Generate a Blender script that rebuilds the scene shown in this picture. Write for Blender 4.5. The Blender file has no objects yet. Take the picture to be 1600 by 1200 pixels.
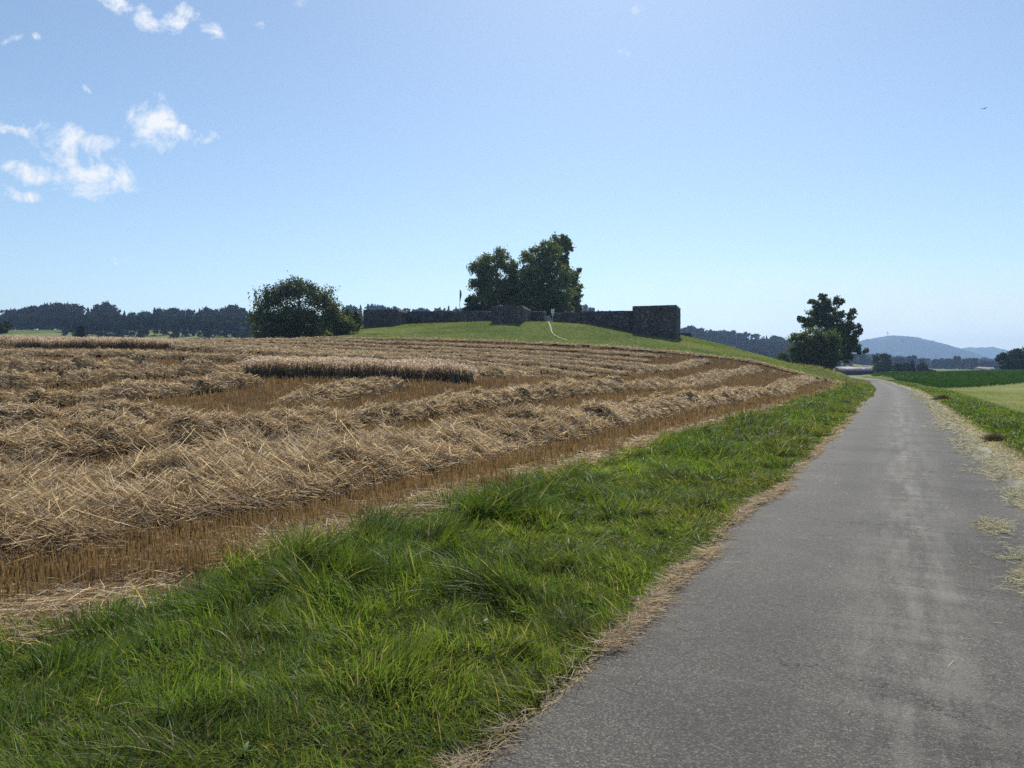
import bpy, math, random
import numpy as np
from mathutils import Vector

R = math.radians
rng = np.random.default_rng(7)
scene = bpy.context.scene
COL = scene.collection

# ------------------------------------------------------------------ camera
F = 1164.0                      # focal length in pixels of a 1600 px wide frame
EYE = 1.6
PITCH = math.atan(18.0 / F)
cd = bpy.data.cameras.new("camera")
cam = bpy.data.objects.new("camera", cd)
COL.objects.link(cam)
cam.location = (0, 0, EYE)
cam.rotation_euler = (R(90) - PITCH, 0, 0)
cd.sensor_width = 36.0
cd.lens = F / 1600.0 * 36.0
cd.clip_start = 0.05
cd.clip_end = 30000
scene.camera = cam

# ------------------------------------------------------------------ world, sun, exposure
SUN_AZ, SUN_EL = R(9), R(46)
SKY_STRENGTH = 0.095
SUN_STRENGTH = 4.6
EXPOSURE = 0.4
scene.view_settings.view_transform = 'Standard'
scene.view_settings.look = 'None'
scene.view_settings.gamma = 1
scene.view_settings.exposure = EXPOSURE
scene.render.engine = 'CYCLES'
scene.cycles.use_denoising = False
scene.cycles.denoiser = 'OPENIMAGEDENOISE'
scene.cycles.denoising_input_passes = 'RGB_ALBEDO_NORMAL'
scene.cycles.denoising_prefilter = 'ACCURATE'
scene.cycles.max_bounces = 6
scene.cycles.diffuse_bounces = 3
scene.cycles.glossy_bounces = 2
scene.cycles.transmission_bounces = 4
scene.cycles.transparent_max_bounces = 8
scene.cycles.volume_bounces = 0
scene.cycles.sample_clamp_indirect = 6.0

world = bpy.data.worlds.new("World")
scene.world = world
world.use_nodes = True
wt = world.node_tree
wt.nodes.clear()
wn, wl = wt.nodes.new, wt.links.new
sky = wn('ShaderNodeTexSky')
sky.sky_type = 'NISHITA'
sky.sun_disc = False
sky.sun_elevation = SUN_EL
sky.sun_rotation = SUN_AZ
sky.altitude = 500
sky.air_density = 1.0
sky.dust_density = 0.55
sky.ozone_density = 0.9
bg = wn('ShaderNodeBackground')
bg.inputs['Strength'].default_value = SKY_STRENGTH
skytint = wn('ShaderNodeMix')
skytint.data_type = 'RGBA'
skytint.blend_type = 'MULTIPLY'
skytint.inputs[0].default_value = 1.0
wl(sky.outputs[0], skytint.inputs[6])
skytint.inputs[7].default_value = (0.955, 1.02, 1.015, 1)
wl(skytint.outputs[2], bg.inputs['Color'])
# clouds: small torn fair-weather clouds, placed by compass direction
tc = wn('ShaderNodeTexCoord')
sep = wn('ShaderNodeSeparateXYZ')
wl(tc.outputs['Generated'], sep.inputs[0])


def wmath(op, a, b=None, clamp=False):
    n = wn('ShaderNodeMath')
    n.operation = op
    n.use_clamp = clamp
    for i, v in enumerate((a, b)):
        if v is None:
            continue
        if isinstance(v, (int, float)):
            n.inputs[i].default_value = v
        else:
            wl(v, n.inputs[i])
    return n.outputs[0]


ysafe = wmath('MAXIMUM', sep.outputs['Y'], 0.02)
cu = wmath('DIVIDE', sep.outputs['X'], ysafe)
cv = wmath('DIVIDE', sep.outputs['Z'], ysafe)
comb = wn('ShaderNodeCombineXYZ')
wl(cu, comb.inputs[0])
wl(cv, comb.inputs[1])
CLOUDS = [  # px, py, half length, half height, tilt (deg, clockwise in the photo), strength
    (182, 10, 42, 17, 15, 1.0), (232, 34, 44, 20, 30, 1.0), (268, 38, 34, 20, -30, 1.0), (300, 22, 26, 14, 20, .9), (332, 46, 30, 14, 40, 1.0),
    (145, 143, 13, 11, 20, .9), (240, 200, 40, 34, 25, 1.15), (226, 222, 26, 16, -20, .9), (308, 214, 26, 11, 15, .65), (332, 214, 14, 7, 30, .5),
    (100, 214, 52, 28, 12, 1.1), (25, 204, 26, 10, 25, .7), (163, 228, 26, 28, 20, .85), (95, 250, 36, 16, 15, .9),
    (155, 284, 78, 32, 4, 1.25), (60, 270, 72, 18, 16, 1.0), (30, 304, 46, 10, 15, .55), (22, 68, 20, 7, -12, .6), (64, 62, 8, 4, 0, .5),
    (245, 156, 16, 8, 25, .5), (188, 142, 12, 7, 0, .4), (412, 44, 12, 7, 20, .42), (968, 84, 14, 8, 20, .5), (1004, 18, 16, 8, -10, .42), (474, 8, 10, 8, 10, .35),
    (180, 409, 34, 5, 0, .42), (350, 407, 16, 4, 0, .4), (1460, 438, 60, 9, 0, .55), (1550, 427, 44, 11, -4, .62), (1570, 444, 90, 6, 0, .6),
    (1380, 455, 70, 9, 2, .4), (1210, 455, 60, 8, 0, .4),
]
wnoise = wn('ShaderNodeTexNoise')
wnoise.inputs['Scale'].default_value = 19.0
wnoise.inputs['Detail'].default_value = 9.0
wnoise.inputs['Roughness'].default_value = 0.66
wnoise.inputs['Distortion'].default_value = 0.35
wl(comb.outputs[0], wnoise.inputs['Vector'])
warp = wn('ShaderNodeTexNoise')
warp.inputs['Scale'].default_value = 26.0
warp.inputs['Detail'].default_value = 5.0
wl(comb.outputs[0], warp.inputs['Vector'])
wsub = wn('ShaderNodeVectorMath')
wsub.operation = 'SUBTRACT'
wl(warp.outputs['Color'], wsub.inputs[0])
wsub.inputs[1].default_value = (.5, .5, .5)
wscl = wn('ShaderNodeVectorMath')
wscl.operation = 'SCALE'
wl(wsub.outputs[0], wscl.inputs[0])
wscl.inputs['Scale'].default_value = 0.032
wadd = wn('ShaderNodeVectorMath')
wadd.operation = 'ADD'
wl(comb.outputs[0], wadd.inputs[0])
wl(wscl.outputs[0], wadd.inputs[1])
mask = None
for (px, py, a, b, tilt, st) in CLOUDS:
    mp = wn('ShaderNodeMapping')
    mp.vector_type = 'TEXTURE'
    mp.inputs['Location'].default_value = ((px - 800) / F, (582 - py) / F, 0)
    mp.inputs['Rotation'].default_value = (0, 0, R(-tilt))
    mp.inputs['Scale'].default_value = (a * 1.25 / F, b * 1.25 / F, 1e3)
    wl(wadd.outputs[0], mp.inputs['Vector'])
    ln = wn('ShaderNodeVectorMath')
    ln.operation = 'LENGTH'
    wl(mp.outputs[0], ln.inputs[0])
    m = wmath('SUBTRACT', 1.0, ln.outputs['Value'])
    m = wmath('MINIMUM', wmath('MULTIPLY', m, st * 1.6), st)
    mask = m if mask is None else wmath('MAXIMUM', mask, m)
mask = wmath('MAXIMUM', mask, -1.0)
nz = wmath('MULTIPLY', wmath('SUBTRACT', wnoise.outputs['Fac'], 0.535), 5.4)
dens = wmath('ADD', wmath('MULTIPLY', mask, 0.88), nz)
alpha = wmath('MULTIPLY', wmath('SUBTRACT', dens, 0.10), 0.95, clamp=True)
alpha = wmath('MULTIPLY', alpha, wmath('MULTIPLY', wmath('ADD', mask, 0.02), 3.0, clamp=True))
# thin high veil low on the right
vm = wn('ShaderNodeMapping')
vm.vector_type = 'TEXTURE'
vm.inputs['Location'].default_value = ((1430 - 800) / F, (582 - 485) / F, 0)
vm.inputs['Scale'].default_value = (640 / F, 85 / F, 1e3)
wl(wadd.outputs[0], vm.inputs['Vector'])
vln = wn('ShaderNodeVectorMath')
vln.operation = 'LENGTH'
wl(vm.outputs[0], vln.inputs[0])
vst = wn('ShaderNodeMapping')
vst.inputs['Scale'].default_value = (3.0, 16.0, 1)
wl(comb.outputs[0], vst.inputs['Vector'])
vno = wn('ShaderNodeTexNoise')
vno.inputs['Scale'].default_value = 1.6
vno.inputs['Detail'].default_value = 6.0
wl(vst.outputs[0], vno.inputs['Vector'])
veil = wmath('MULTIPLY', wmath('SUBTRACT', 1.0, vln.outputs['Value'], clamp=True), wmath('ADD', vno.outputs['Fac'], .15))
alpha = wmath('MAXIMUM', alpha, wmath('MULTIPLY', veil, .85, clamp=True))
cloudbg = wn('ShaderNodeBackground')
cr = wn('ShaderNodeValToRGB')
cr.color_ramp.elements[0].color = (0.84, 0.90, 0.98, 1)
cr.color_ramp.elements[1].color = (0.98, 0.98, 0.97, 1)
wl(wnoise.outputs['Fac'], cr.inputs[0])
cr.color_ramp.elements[0].position = .38
cr.color_ramp.elements[1].position = .62
wl(cr.outputs[0], cloudbg.inputs['Color'])
cloudbg.inputs['Strength'].default_value = 0.78
mixw = wn('ShaderNodeMixShader')
wl(wmath('MULTIPLY', alpha, 0.92), mixw.inputs[0])
wl(bg.outputs[0], mixw.inputs[1])
wl(cloudbg.outputs[0], mixw.inputs[2])
wo = wn('ShaderNodeOutputWorld')
wl(mixw.outputs[0], wo.inputs['Surface'])

sd = bpy.data.lights.new("sun", 'SUN')
sd.energy = SUN_STRENGTH
sd.angle = R(0.53)
sd.color = (1.0, 0.955, 0.88)
sun = bpy.data.objects.new("sun", sd)
COL.objects.link(sun)
sdir = Vector((math.sin(SUN_AZ) * math.cos(SUN_EL), math.cos(SUN_AZ) * math.cos(SUN_EL), math.sin(SUN_EL)))
sun.rotation_euler = (-sdir).to_track_quat('-Z', 'Y').to_euler()
sun.location = sdir * 60


# ------------------------------------------------------------------ helpers
def tag(o, label=None, cat=None, group=None, kind=None):
    if label:
        o['label'] = label
    if cat:
        o['category'] = cat
    if group:
        o['group'] = group
    if kind:
        o['kind'] = kind
    return o


def empty(name, loc, label, cat, group=None, rz=0):
    o = bpy.data.objects.new(name, None)
    o.location = loc
    o.rotation_euler = (0, 0, rz)
    o.empty_display_size = 0.5
    COL.objects.link(o)
    return tag(o, label, cat, group)


def mesh_np(name, V, Fq, mats, tint=None, midx=None, parent=None, smooth=False, loc=None, uv=None):
    """One mesh object from arrays; Fq is (n,4) or (n,3) or a list of such arrays."""
    me = bpy.data.meshes.new(name)
    V = np.asarray(V, dtype=np.float32)
    Fl = Fq if isinstance(Fq, list) else [Fq]
    Fl = [np.asarray(f, dtype=np.int32) for f in Fl if len(f)]
    nl = sum(f.size for f in Fl)
    npoly = sum(len(f) for f in Fl)
    me.vertices.add(len(V))
    me.vertices.foreach_set('co', V.ravel())
    me.loops.add(nl)
    me.loops.foreach_set('vertex_index', np.concatenate([f.ravel() for f in Fl]))
    me.polygons.add(npoly)
    tot = np.concatenate([np.full(len(f), f.shape[1], np.int32) for f in Fl])
    st = np.concatenate(([0], np.cumsum(tot)[:-1])).astype(np.int32)
    me.polygons.foreach_set('loop_start', st)
    me.polygons.foreach_set('loop_total', tot)
    if midx is not None:
        me.polygons.foreach_set('material_index', np.asarray(midx, np.int32))
    if smooth:
        me.polygons.foreach_set('use_smooth', np.ones(npoly, bool))
    if tint is not None:
        a = me.attributes.new('tint', 'FLOAT_COLOR', 'POINT')
        T = np.ones((len(V), 4), np.float32)
        T[:, :np.shape(tint)[1]] = tint
        a.data.foreach_set('color', T.ravel())
    if uv is not None:
        a = me.attributes.new('across', 'FLOAT_VECTOR', 'POINT')
        a.data.foreach_set('vector', np.asarray(uv, np.float32).ravel())
    me.update(calc_edges=True)
    for m in (mats if isinstance(mats, (list, tuple)) else [mats]):
        me.materials.append(m)
    o = bpy.data.objects.new(name, me)
    COL.objects.link(o)
    if parent is not None:
        o.parent = parent
    if loc is not None:
        o.location = loc
    return o


def pix(px, py, Z):
    """World point at depth Z (metres along +Y) seen at photo pixel px, py."""
    xc, yc = (px - 800) / F, (600 - py) / F
    # camera looks along +Y pitched down by PITCH
    dy = math.cos(PITCH) + yc * math.sin(PITCH)
    dz = -math.sin(PITCH) + yc * math.cos(PITCH)
    k = Z / dy
    return np.array((xc * k, Z, EYE + dz * k))


def hash2(ix, iy, seed):
    h = (ix.astype(np.int64) * 374761393 + iy.astype(np.int64) * 668265263 + seed * 1442695041) & 0xFFFFFFFF
    h = ((h ^ (h >> 13)) * 1274126177) & 0xFFFFFFFF
    h = h ^ (h >> 16)
    return (h & 0xFFFF).astype(np.float64) / 65535.0


def vnoise(x, y, seed=0):
    x = np.asarray(x, float)
    y = np.asarray(y, float)
    ix, iy = np.floor(x).astype(np.int64), np.floor(y).astype(np.int64)
    fx, fy = x - ix, y - iy
    fx = fx * fx * (3 - 2 * fx)
    fy = fy * fy * (3 - 2 * fy)
    a, b = hash2(ix, iy, seed), hash2(ix + 1, iy, seed)
    c, d = hash2(ix, iy + 1, seed), hash2(ix + 1, iy + 1, seed)
    return (a * (1 - fx) + b * fx) * (1 - fy) + (c * (1 - fx) + d * fx) * fy


def fbm(x, y, seed=0, octaves=4, gain=0.5):
    v, amp, tot = 0, 1.0, 0
    for i in range(octaves):
        v = v + amp * vnoise(x * 2 ** i, y * 2 ** i, seed + i * 17)
        tot += amp
        amp *= gain
    return v / tot


def sstep(a, b, x):
    t = np.clip((x - a) / (b - a), 0, 1)
    return t * t * (3 - 2 * t)


# ------------------------------------------------------------------ road line and terrain
DX, DY = 0.4582, 0.8889        # direction of the straight stretch of road
ctrl = [(0.05 / .8889 + DX / DY * z, z) for z in (-60, -40, -20, 0, 20, 40, 58)]
ctrl += [(40.6, 80), (49.8, 100), (62.6, 127), (74.9, 155), (90, 190), (107, 232), (125, 275), (141, 320), (150, 352), (152, 380)]
ctrl = np.array(ctrl)


def catmull(P, n):
    out = []
    for i in range(1, len(P) - 2):
        p0, p1, p2, p3 = P[i - 1], P[i], P[i + 1], P[i + 2]
        for k in range(n):
            t = k / n
            out.append(.5 * ((2 * p1) + (-p0 + p2) * t + (2 * p0 - 5 * p1 + 4 * p2 - p3) * t * t + (-p0 + 3 * p1 - 3 * p2 + p3) * t ** 3))
    out.append(P[-2])
    return np.array(out)


ROAD = catmull(ctrl, 4)


def road_st(X, Y):
    """Signed distance across the road (right positive) and length along it."""
    X = np.asarray(X, float)
    Y = np.asarray(Y, float)
    shp = X.shape
    x, y = X.ravel(), Y.ravel()
    best = np.full(x.shape, 1e18)
    bt = np.zeros_like(x)
    bs = np.zeros_like(x)
    acc = 0.0
    for i in range(len(ROAD) - 1):
        a, b = ROAD[i], ROAD[i + 1]
        d = b - a
        L = math.hypot(*d)
        d = d / L
        u = np.clip((x - a[0]) * d[0] + (y - a[1]) * d[1], 0, L)
        qx, qy = a[0] + d[0] * u, a[1] + d[1] * u
        e = (x - qx) ** 2 + (y - qy) ** 2
        side = (x - a[0]) * d[1] - (y - a[1]) * d[0]
        m = e < best
        best = np.where(m, e, best)
        bt = np.where(m, np.sqrt(e) * np.where(side >= 0, 1, -1), bt)
        bs = np.where(m, acc + u, bs)
        acc += L
    return bt.reshape(shp), bs.reshape(shp)


S0 = float(road_st(np.array([0.0]), np.array([0.0]))[1][0])   # length at the camera


def road_pt(s, t):
    """Point at length s from the camera (straight stretch) and offset t, straight formula."""
    return s * DX + t * DY + .05 * DY, s * DY - t * DX - .05 * DX


def P3(px, py, Z):
    return tuple(pix(px, py, Z))


CP = []
for s in (-30, -10, 5, 20, 35, 50, 65):
    for t in (-4.5, 0, 4.5, 12):
        x, y = road_pt(s, t)
        CP.append((x, y, 0.0))
CP += [(38, 85, 0.1), (49.8, 100, 0), (75, 155, 0), (107, 232, 0), (145, 330, 0), (60, 80, 0.1), (90, 100, 0.2), (85, 124, 0.2)]
for p in [(640, 530, 105), (800, 533, 103), (1000, 546, 98), (1100, 556, 95), (1180, 564, 92), (1250, 584, 88), (1290, 594, 86), (520, 529, 106),
          (850, 503.5, 126.5), (800, 505, 120), (780, 505, 121), (700, 505, 131), (640, 506.5, 136), (568, 513, 134), (988, 521.5, 120.5), (1056, 531, 117.5), (1063, 528, 125), (930, 507, 124),
          (1083, 529, 139), (1130, 538, 126), (1180, 554, 116), (1230, 571, 108), (1262, 580, 104), (700, 516, 118), (850, 519, 114),
          (950, 527, 110), (600, 520, 118), (1080, 543, 106),
          (565, 590, 36), (390, 588, 36), (740, 591, 36), (100, 546, 55), (0, 546, 55), (275, 546, 56), (0, 603, 29), (300, 650, 23.5), (1000, 602, 48), (1000, 572, 74),
          (800, 562, 66), (500, 541, 84), (200, 534, 86), (0, 531, 90), (1200, 600, 62), (900, 620, 34), (600, 556, 70), (350, 533, 100), (-300, 531, 90), (470, 531, 112)]:
    CP.append(P3(*p))
CP += [(-25, 150, 11.4), (0, 150, 11.2), (20, 150, 10), (-20, 185, 11), (15, 185, 10), (35, 165, 7.5), (-45, 150, 8.5), (-12, 15, .03), (-6, 9, 0.0), (-14, 12, .1), (-25, 8, .3),
       (-40, 15, 1.0), (-60, 40, 3.2), (-30, -10, 0), (63, 150, .3), (52, 135, .5)]
for px in (-300, 0, 200, 380):
    for Z, z in ((150, 4.5), (250, 8), (350, 14), (420, 20.5), (500, 30), (620, 36), (800, 42)):
        CP.append(((px - 800) / F * Z, Z, z))
for px in (560, 700, 850, 960):
    for Z, z in ((240, 8), (350, 6), (520, 14), (800, 50), (900, 62), (1150, 66)):
        CP.append(((px - 800) / F * Z, Z, z))
for px, Z, z in ((1050, 250, 3), (1050, 500, 4), (1050, 800, 18), (1085, 1000, 41), (1150, 300, 1.5), (1150, 550, 3), (1150, 800, 13), (1150, 1000, 45), (1190, 1000, 40), (1150, 1250, 46),
                 (1232, 1000, 27), (1232, 700, 5), (1300, 1000, 9), (1300, 700, 4), (1320, 1400, 14),
                 (1400, 230, .9), (1400, 400, 1.2), (1400, 700, 3), (1400, 1000, 6), (1600, 170, 1.2), (1600, 260, 2.1), (1600, 420, 2.2), (1600, 700, 4), (1800, 300, 2.2), (1800, 700, 5), (1500, 150, .7), (1500, 260, 1.6)):
    CP.append(((px - 800) / F * Z, Z, z))
CP += [(-300, 0, 5), (-150, -150, 0), (0, -200, -1), (200, -100, -1), (300, 60, 0), (-1500, 500, 30), (1500, 500, 8), (0, 2500, 40), (2000, 2500, 15), (-2000, 2500, 40), (0, -1500, 0), (-120, 60, 5)]
CP = np.array(CP)
MQ = 6.0
_d = np.sqrt((CP[:, None, 0] - CP[None, :, 0]) ** 2 + (CP[:, None, 1] - CP[None, :, 1]) ** 2 + MQ * MQ)
_n = len(CP)
_A = np.zeros((_n + 1, _n + 1))
_A[:_n, :_n] = -_d + np.eye(_n) * 0.8
_A[:_n, _n] = 1
_A[_n, :_n] = 1
_W = np.linalg.solve(_A, np.concatenate((CP[:, 2], [0])))


def terrain(X, Y, t=None):
    X = np.asarray(X, float)
    Y = np.asarray(Y, float)
    shp = X.shape
    x, y = X.ravel(), Y.ravel()
    out = np.full(x.shape, _W[_n])
    for i in range(0, len(x), 60000):
        sl = slice(i, i + 60000)
        d = np.sqrt((x[sl, None] - CP[None, :, 0]) ** 2 + (y[sl, None] - CP[None, :, 1]) ** 2 + MQ * MQ)
        out[sl] += -d @ _W[:_n]
    if t is None:
        t = road_st(x, y)[0]
    t = np.asarray(t).ravel()
    w = 1 - sstep(2.4, 6.5, np.abs(t))
    w = w * (1 - sstep(330, 370, y))
    out = out * (1 - w)
    out = out + .75 * np.exp(-((x - 39.5) / 3.2) ** 2 - ((y - 97.5) / 5.0) ** 2)
    # grassy verge stands a few centimetres proud of the asphalt
    out = out + 0.05 * sstep(1.6, 2.4, np.abs(t)) * (1 - sstep(4, 7, np.abs(t)))
    return out.reshape(shp)


def ground_z(x, y):
    return float(terrain(np.array([x]), np.array([y]))[0])


# border between the harvested field and the grassy mound
KB = np.array([P3(*p)[:2] for p in [(-700, 531, 92), (0, 531, 96), (300, 531, 103), (520, 529, 106), (640, 530, 105), (800, 533, 103), (1000, 546, 98), (1100, 556, 95), (1180, 564, 92), (1250, 584, 88), (1282, 594, 86)]] + [(60, 84)])


def field_mask(X, Y, t):
    """1 inside the harvested field (left of the verge, this side of the mound)."""
    yb = np.interp(X, KB[:, 0], KB[:, 1])
    edge = -4.6 + (fbm(X * .5, Y * .5, 91, 3) - .5) * 1.0
    return ((t < edge) & (Y < yb)).astype(float)


def row_coord(X, Y, t):
    """Distance to the nearest swath centre, and a running number of that swath."""
    ua = (-t - 7.9 + (fbm(X * .06, Y * .06, 5, 2) - .5) * 1.4)
    ka = np.round(ua / 5.7)
    da = np.abs(ua - ka * 5.7)
    yb = np.interp(X, KB[:, 0], KB[:, 1])
    ub = (yb - Y) - 2.6 + (fbm(X * .05, Y * .05, 8, 2) - .5) * 3.0
    kb = np.round(ub / 8.2)
    db = np.abs(ub - kb * 8.2)
    useA = (-t < 21 + 3 * np.sin(Y * .09)) | (Y < 40)
    # near the far right corner the rows turn, so the last rows under the mound win
    turn = ub < 6 * sstep(-20, 20, X) + 1.5
    useA = useA & ~turn
    return np.where(useA, da, db), np.where(useA, ka, 100 + kb), np.where(useA, 0, 1)


def swath_h(X, Y, t):
    d, k, kind = row_coord(X, Y, t)
    lump = fbm(X * .55 + k * 3.1, Y * .55, 21, 3)
    fine = fbm(X * 2.3, Y * 2.3, 33, 3)
    rr_ = np.hypot(X, Y)
    wid = np.where(kind == 0, 1.05, 1.1) * (.8 + .4 * fbm(X * .3, Y * .3 + k, 44, 2)) * (1 + .45 * sstep(18, 8, rr_))
    prof = np.clip(1 - (d / wid) ** np.where(kind == 0, 3.2, 4.0), 0, 1)
    gap = sstep(.18, .30, fbm(X * .16 + 9 * k, Y * .16, 55, 2))
    lump = sstep(.2, .75, lump)
    tl = fbm(X * 1.25, Y * 1.25, 37, 2)
    hA = prof * (.28 + .20 * lump + .20 * sstep(.35, .7, tl)) * (.55 + .85 * fine) * gap
    hB = prof * (.44 + .16 * lump) * (.65 + .55 * fine)
    h = np.where(kind == 0, hA, hB)
    clear = np.zeros(np.shape(X), bool)
    for P in WHEAT[:2]:
        for q in (0, 1.2, 2.4, 3.4):
            clear |= in_poly(X, Y + q, P)
    h = np.where(clear, 0, h)
    return h * np.where(kind == 0, 1.0, .82)


# ------------------------------------------------------------------ materials
def nt(name):
    m = bpy.data.materials.new(name)
    m.use_nodes = True
    m.node_tree.nodes.clear()
    return m, m.node_tree.nodes.new, m.node_tree.links.new


def noise_node(N, Lk, vec, scale, detail=4, rough=.55):
    n = N('ShaderNodeTexNoise')
    n.inputs['Scale'].default_value = scale
    n.inputs['Detail'].default_value = detail
    n.inputs['Roughness'].default_value = rough
    Lk(vec, n.inputs['Vector'])
    return n.outputs['Fac']


def ramp(N, Lk, fac, stops):
    r = N('ShaderNodeValToRGB')
    els = r.color_ramp.elements
    while len(els) < len(stops):
        els.new(.5)
    for e, (p, c) in zip(els, stops):
        e.position = p
        e.color = (*c, 1)
    Lk(fac, r.inputs[0])
    return r.outputs[0]


def mixc(N, Lk, fac, a, b, mode='MIX'):
    n = N('ShaderNodeMix')
    n.data_type = 'RGBA'
    n.blend_type = mode
    for sock, v in ((n.inputs[0], fac), (n.inputs[6], a), (n.inputs[7], b)):
        if isinstance(v, (int, float)):
            sock.default_value = v
        elif isinstance(v, tuple):
            sock.default_value = (*v, 1)
        else:
            Lk(v, sock)
    return n.outputs[2]


def mth(N, Lk, op, a, b=None, clamp=False):
    n = N('ShaderNodeMath')
    n.operation = op
    n.use_clamp = clamp
    for i, v in enumerate((a, b)):
        if v is None:
            continue
        if isinstance(v, (int, float)):
            n.inputs[i].default_value = v
        else:
            Lk(v, n.inputs[i])
    return n.outputs[0]


def leaf_mat(name, trans=.35, tcol=(1.25, 1.25, .55), rough=.55, spec=.25, gain=1.0):
    """Blades, leaves and straw: colour from the per-blade 'tint', some light passes through."""
    m, N, Lk = nt(name)
    at = N('ShaderNodeAttribute')
    at.attribute_name = 'tint'
    col = at.outputs['Color']
    b = N('ShaderNodeBsdfPrincipled')
    Lk(col, b.inputs['Base Color'])
    b.inputs['Roughness'].default_value = rough
    b.inputs['Specular IOR Level'].default_value = spec
    tr = N('ShaderNodeBsdfTranslucent')
    Lk(mixc(N, Lk, 1.0, col, tcol, 'MULTIPLY'), tr.inputs['Color'])
    mx = N('ShaderNodeMixShader')
    mx.inputs[0].default_value = trans
    Lk(b.outputs[0], mx.inputs[1])
    Lk(tr.outputs[0], mx.inputs[2])
    o = N('ShaderNodeOutputMaterial')
    Lk(mx.outputs[0], o.inputs['Surface'])
    return m


def plain_mat(name, c1, c2, scale=6, rough=.85, bump=0.0, detail=5, spec=.3, bscale=None):
    m, N, Lk = nt(name)
    t = N('ShaderNodeTexCoord')
    f = noise_node(N, Lk, t.outputs['Object'], scale, detail, .6)
    b = N('ShaderNodeBsdfPrincipled')
    Lk(ramp(N, Lk, f, [(.32, c1), (.68, c2)]), b.inputs['Base Color'])
    b.inputs['Roughness'].default_value = rough
    b.inputs['Specular IOR Level'].default_value = spec
    if bump:
        bp = N('ShaderNodeBump')
        bp.inputs['Strength'].default_value = bump
        bp.inputs['Distance'].default_value = .05
        Lk(noise_node(N, Lk, t.outputs['Object'], bscale or scale * 3, 5), bp.inputs['Height'])
        Lk(bp.outputs[0], b.inputs['Normal'])
    o = N('ShaderNodeOutputMaterial')
    Lk(b.outputs[0], o.inputs['Surface'])
    return m


M_GRASS = leaf_mat('grass_blade', .5, (1.2, 1.2, .55), .5, .3)
M_WHEAT = leaf_mat('wheat_stalk', .7, (1.15, 1.05, .9), .7, .15)
M_CROP = leaf_mat('crop_leaf', .3, (1.2, 1.2, .5), .9, 0.0)
M_STRAW = leaf_mat('straw_stalk', .4, (1.2, 1.1, .85), .6, .22)
M_LEAF = leaf_mat('tree_leaf', .28, (1.25, 1.25, .55), .5, .3)
M_FARLEAF = leaf_mat('far_leaf', .12, (1.3, 1.3, .5), .7, .1)
M_SHADED_CORE = leaf_mat('shaded_straw_core', 0.0, (1, 1, 1), 1.0, 0.0)  # swath body under the stalks, gap shade comes in through its tint
M_BARK = plain_mat('bark', (.05, .04, .03), (.12, .1, .075), 5, .9, .5)
M_METAL = plain_mat('galvanised_steel', (.3, .31, .32), (.42, .43, .44), 8, .45)
M_WHITE = plain_mat('white_enamel', (.82, .83, .84), (.9, .9, .9), 9, .5)
M_DARK = plain_mat('dark_paint', (.02, .02, .025), (.04, .04, .045), 9, .6)


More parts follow.
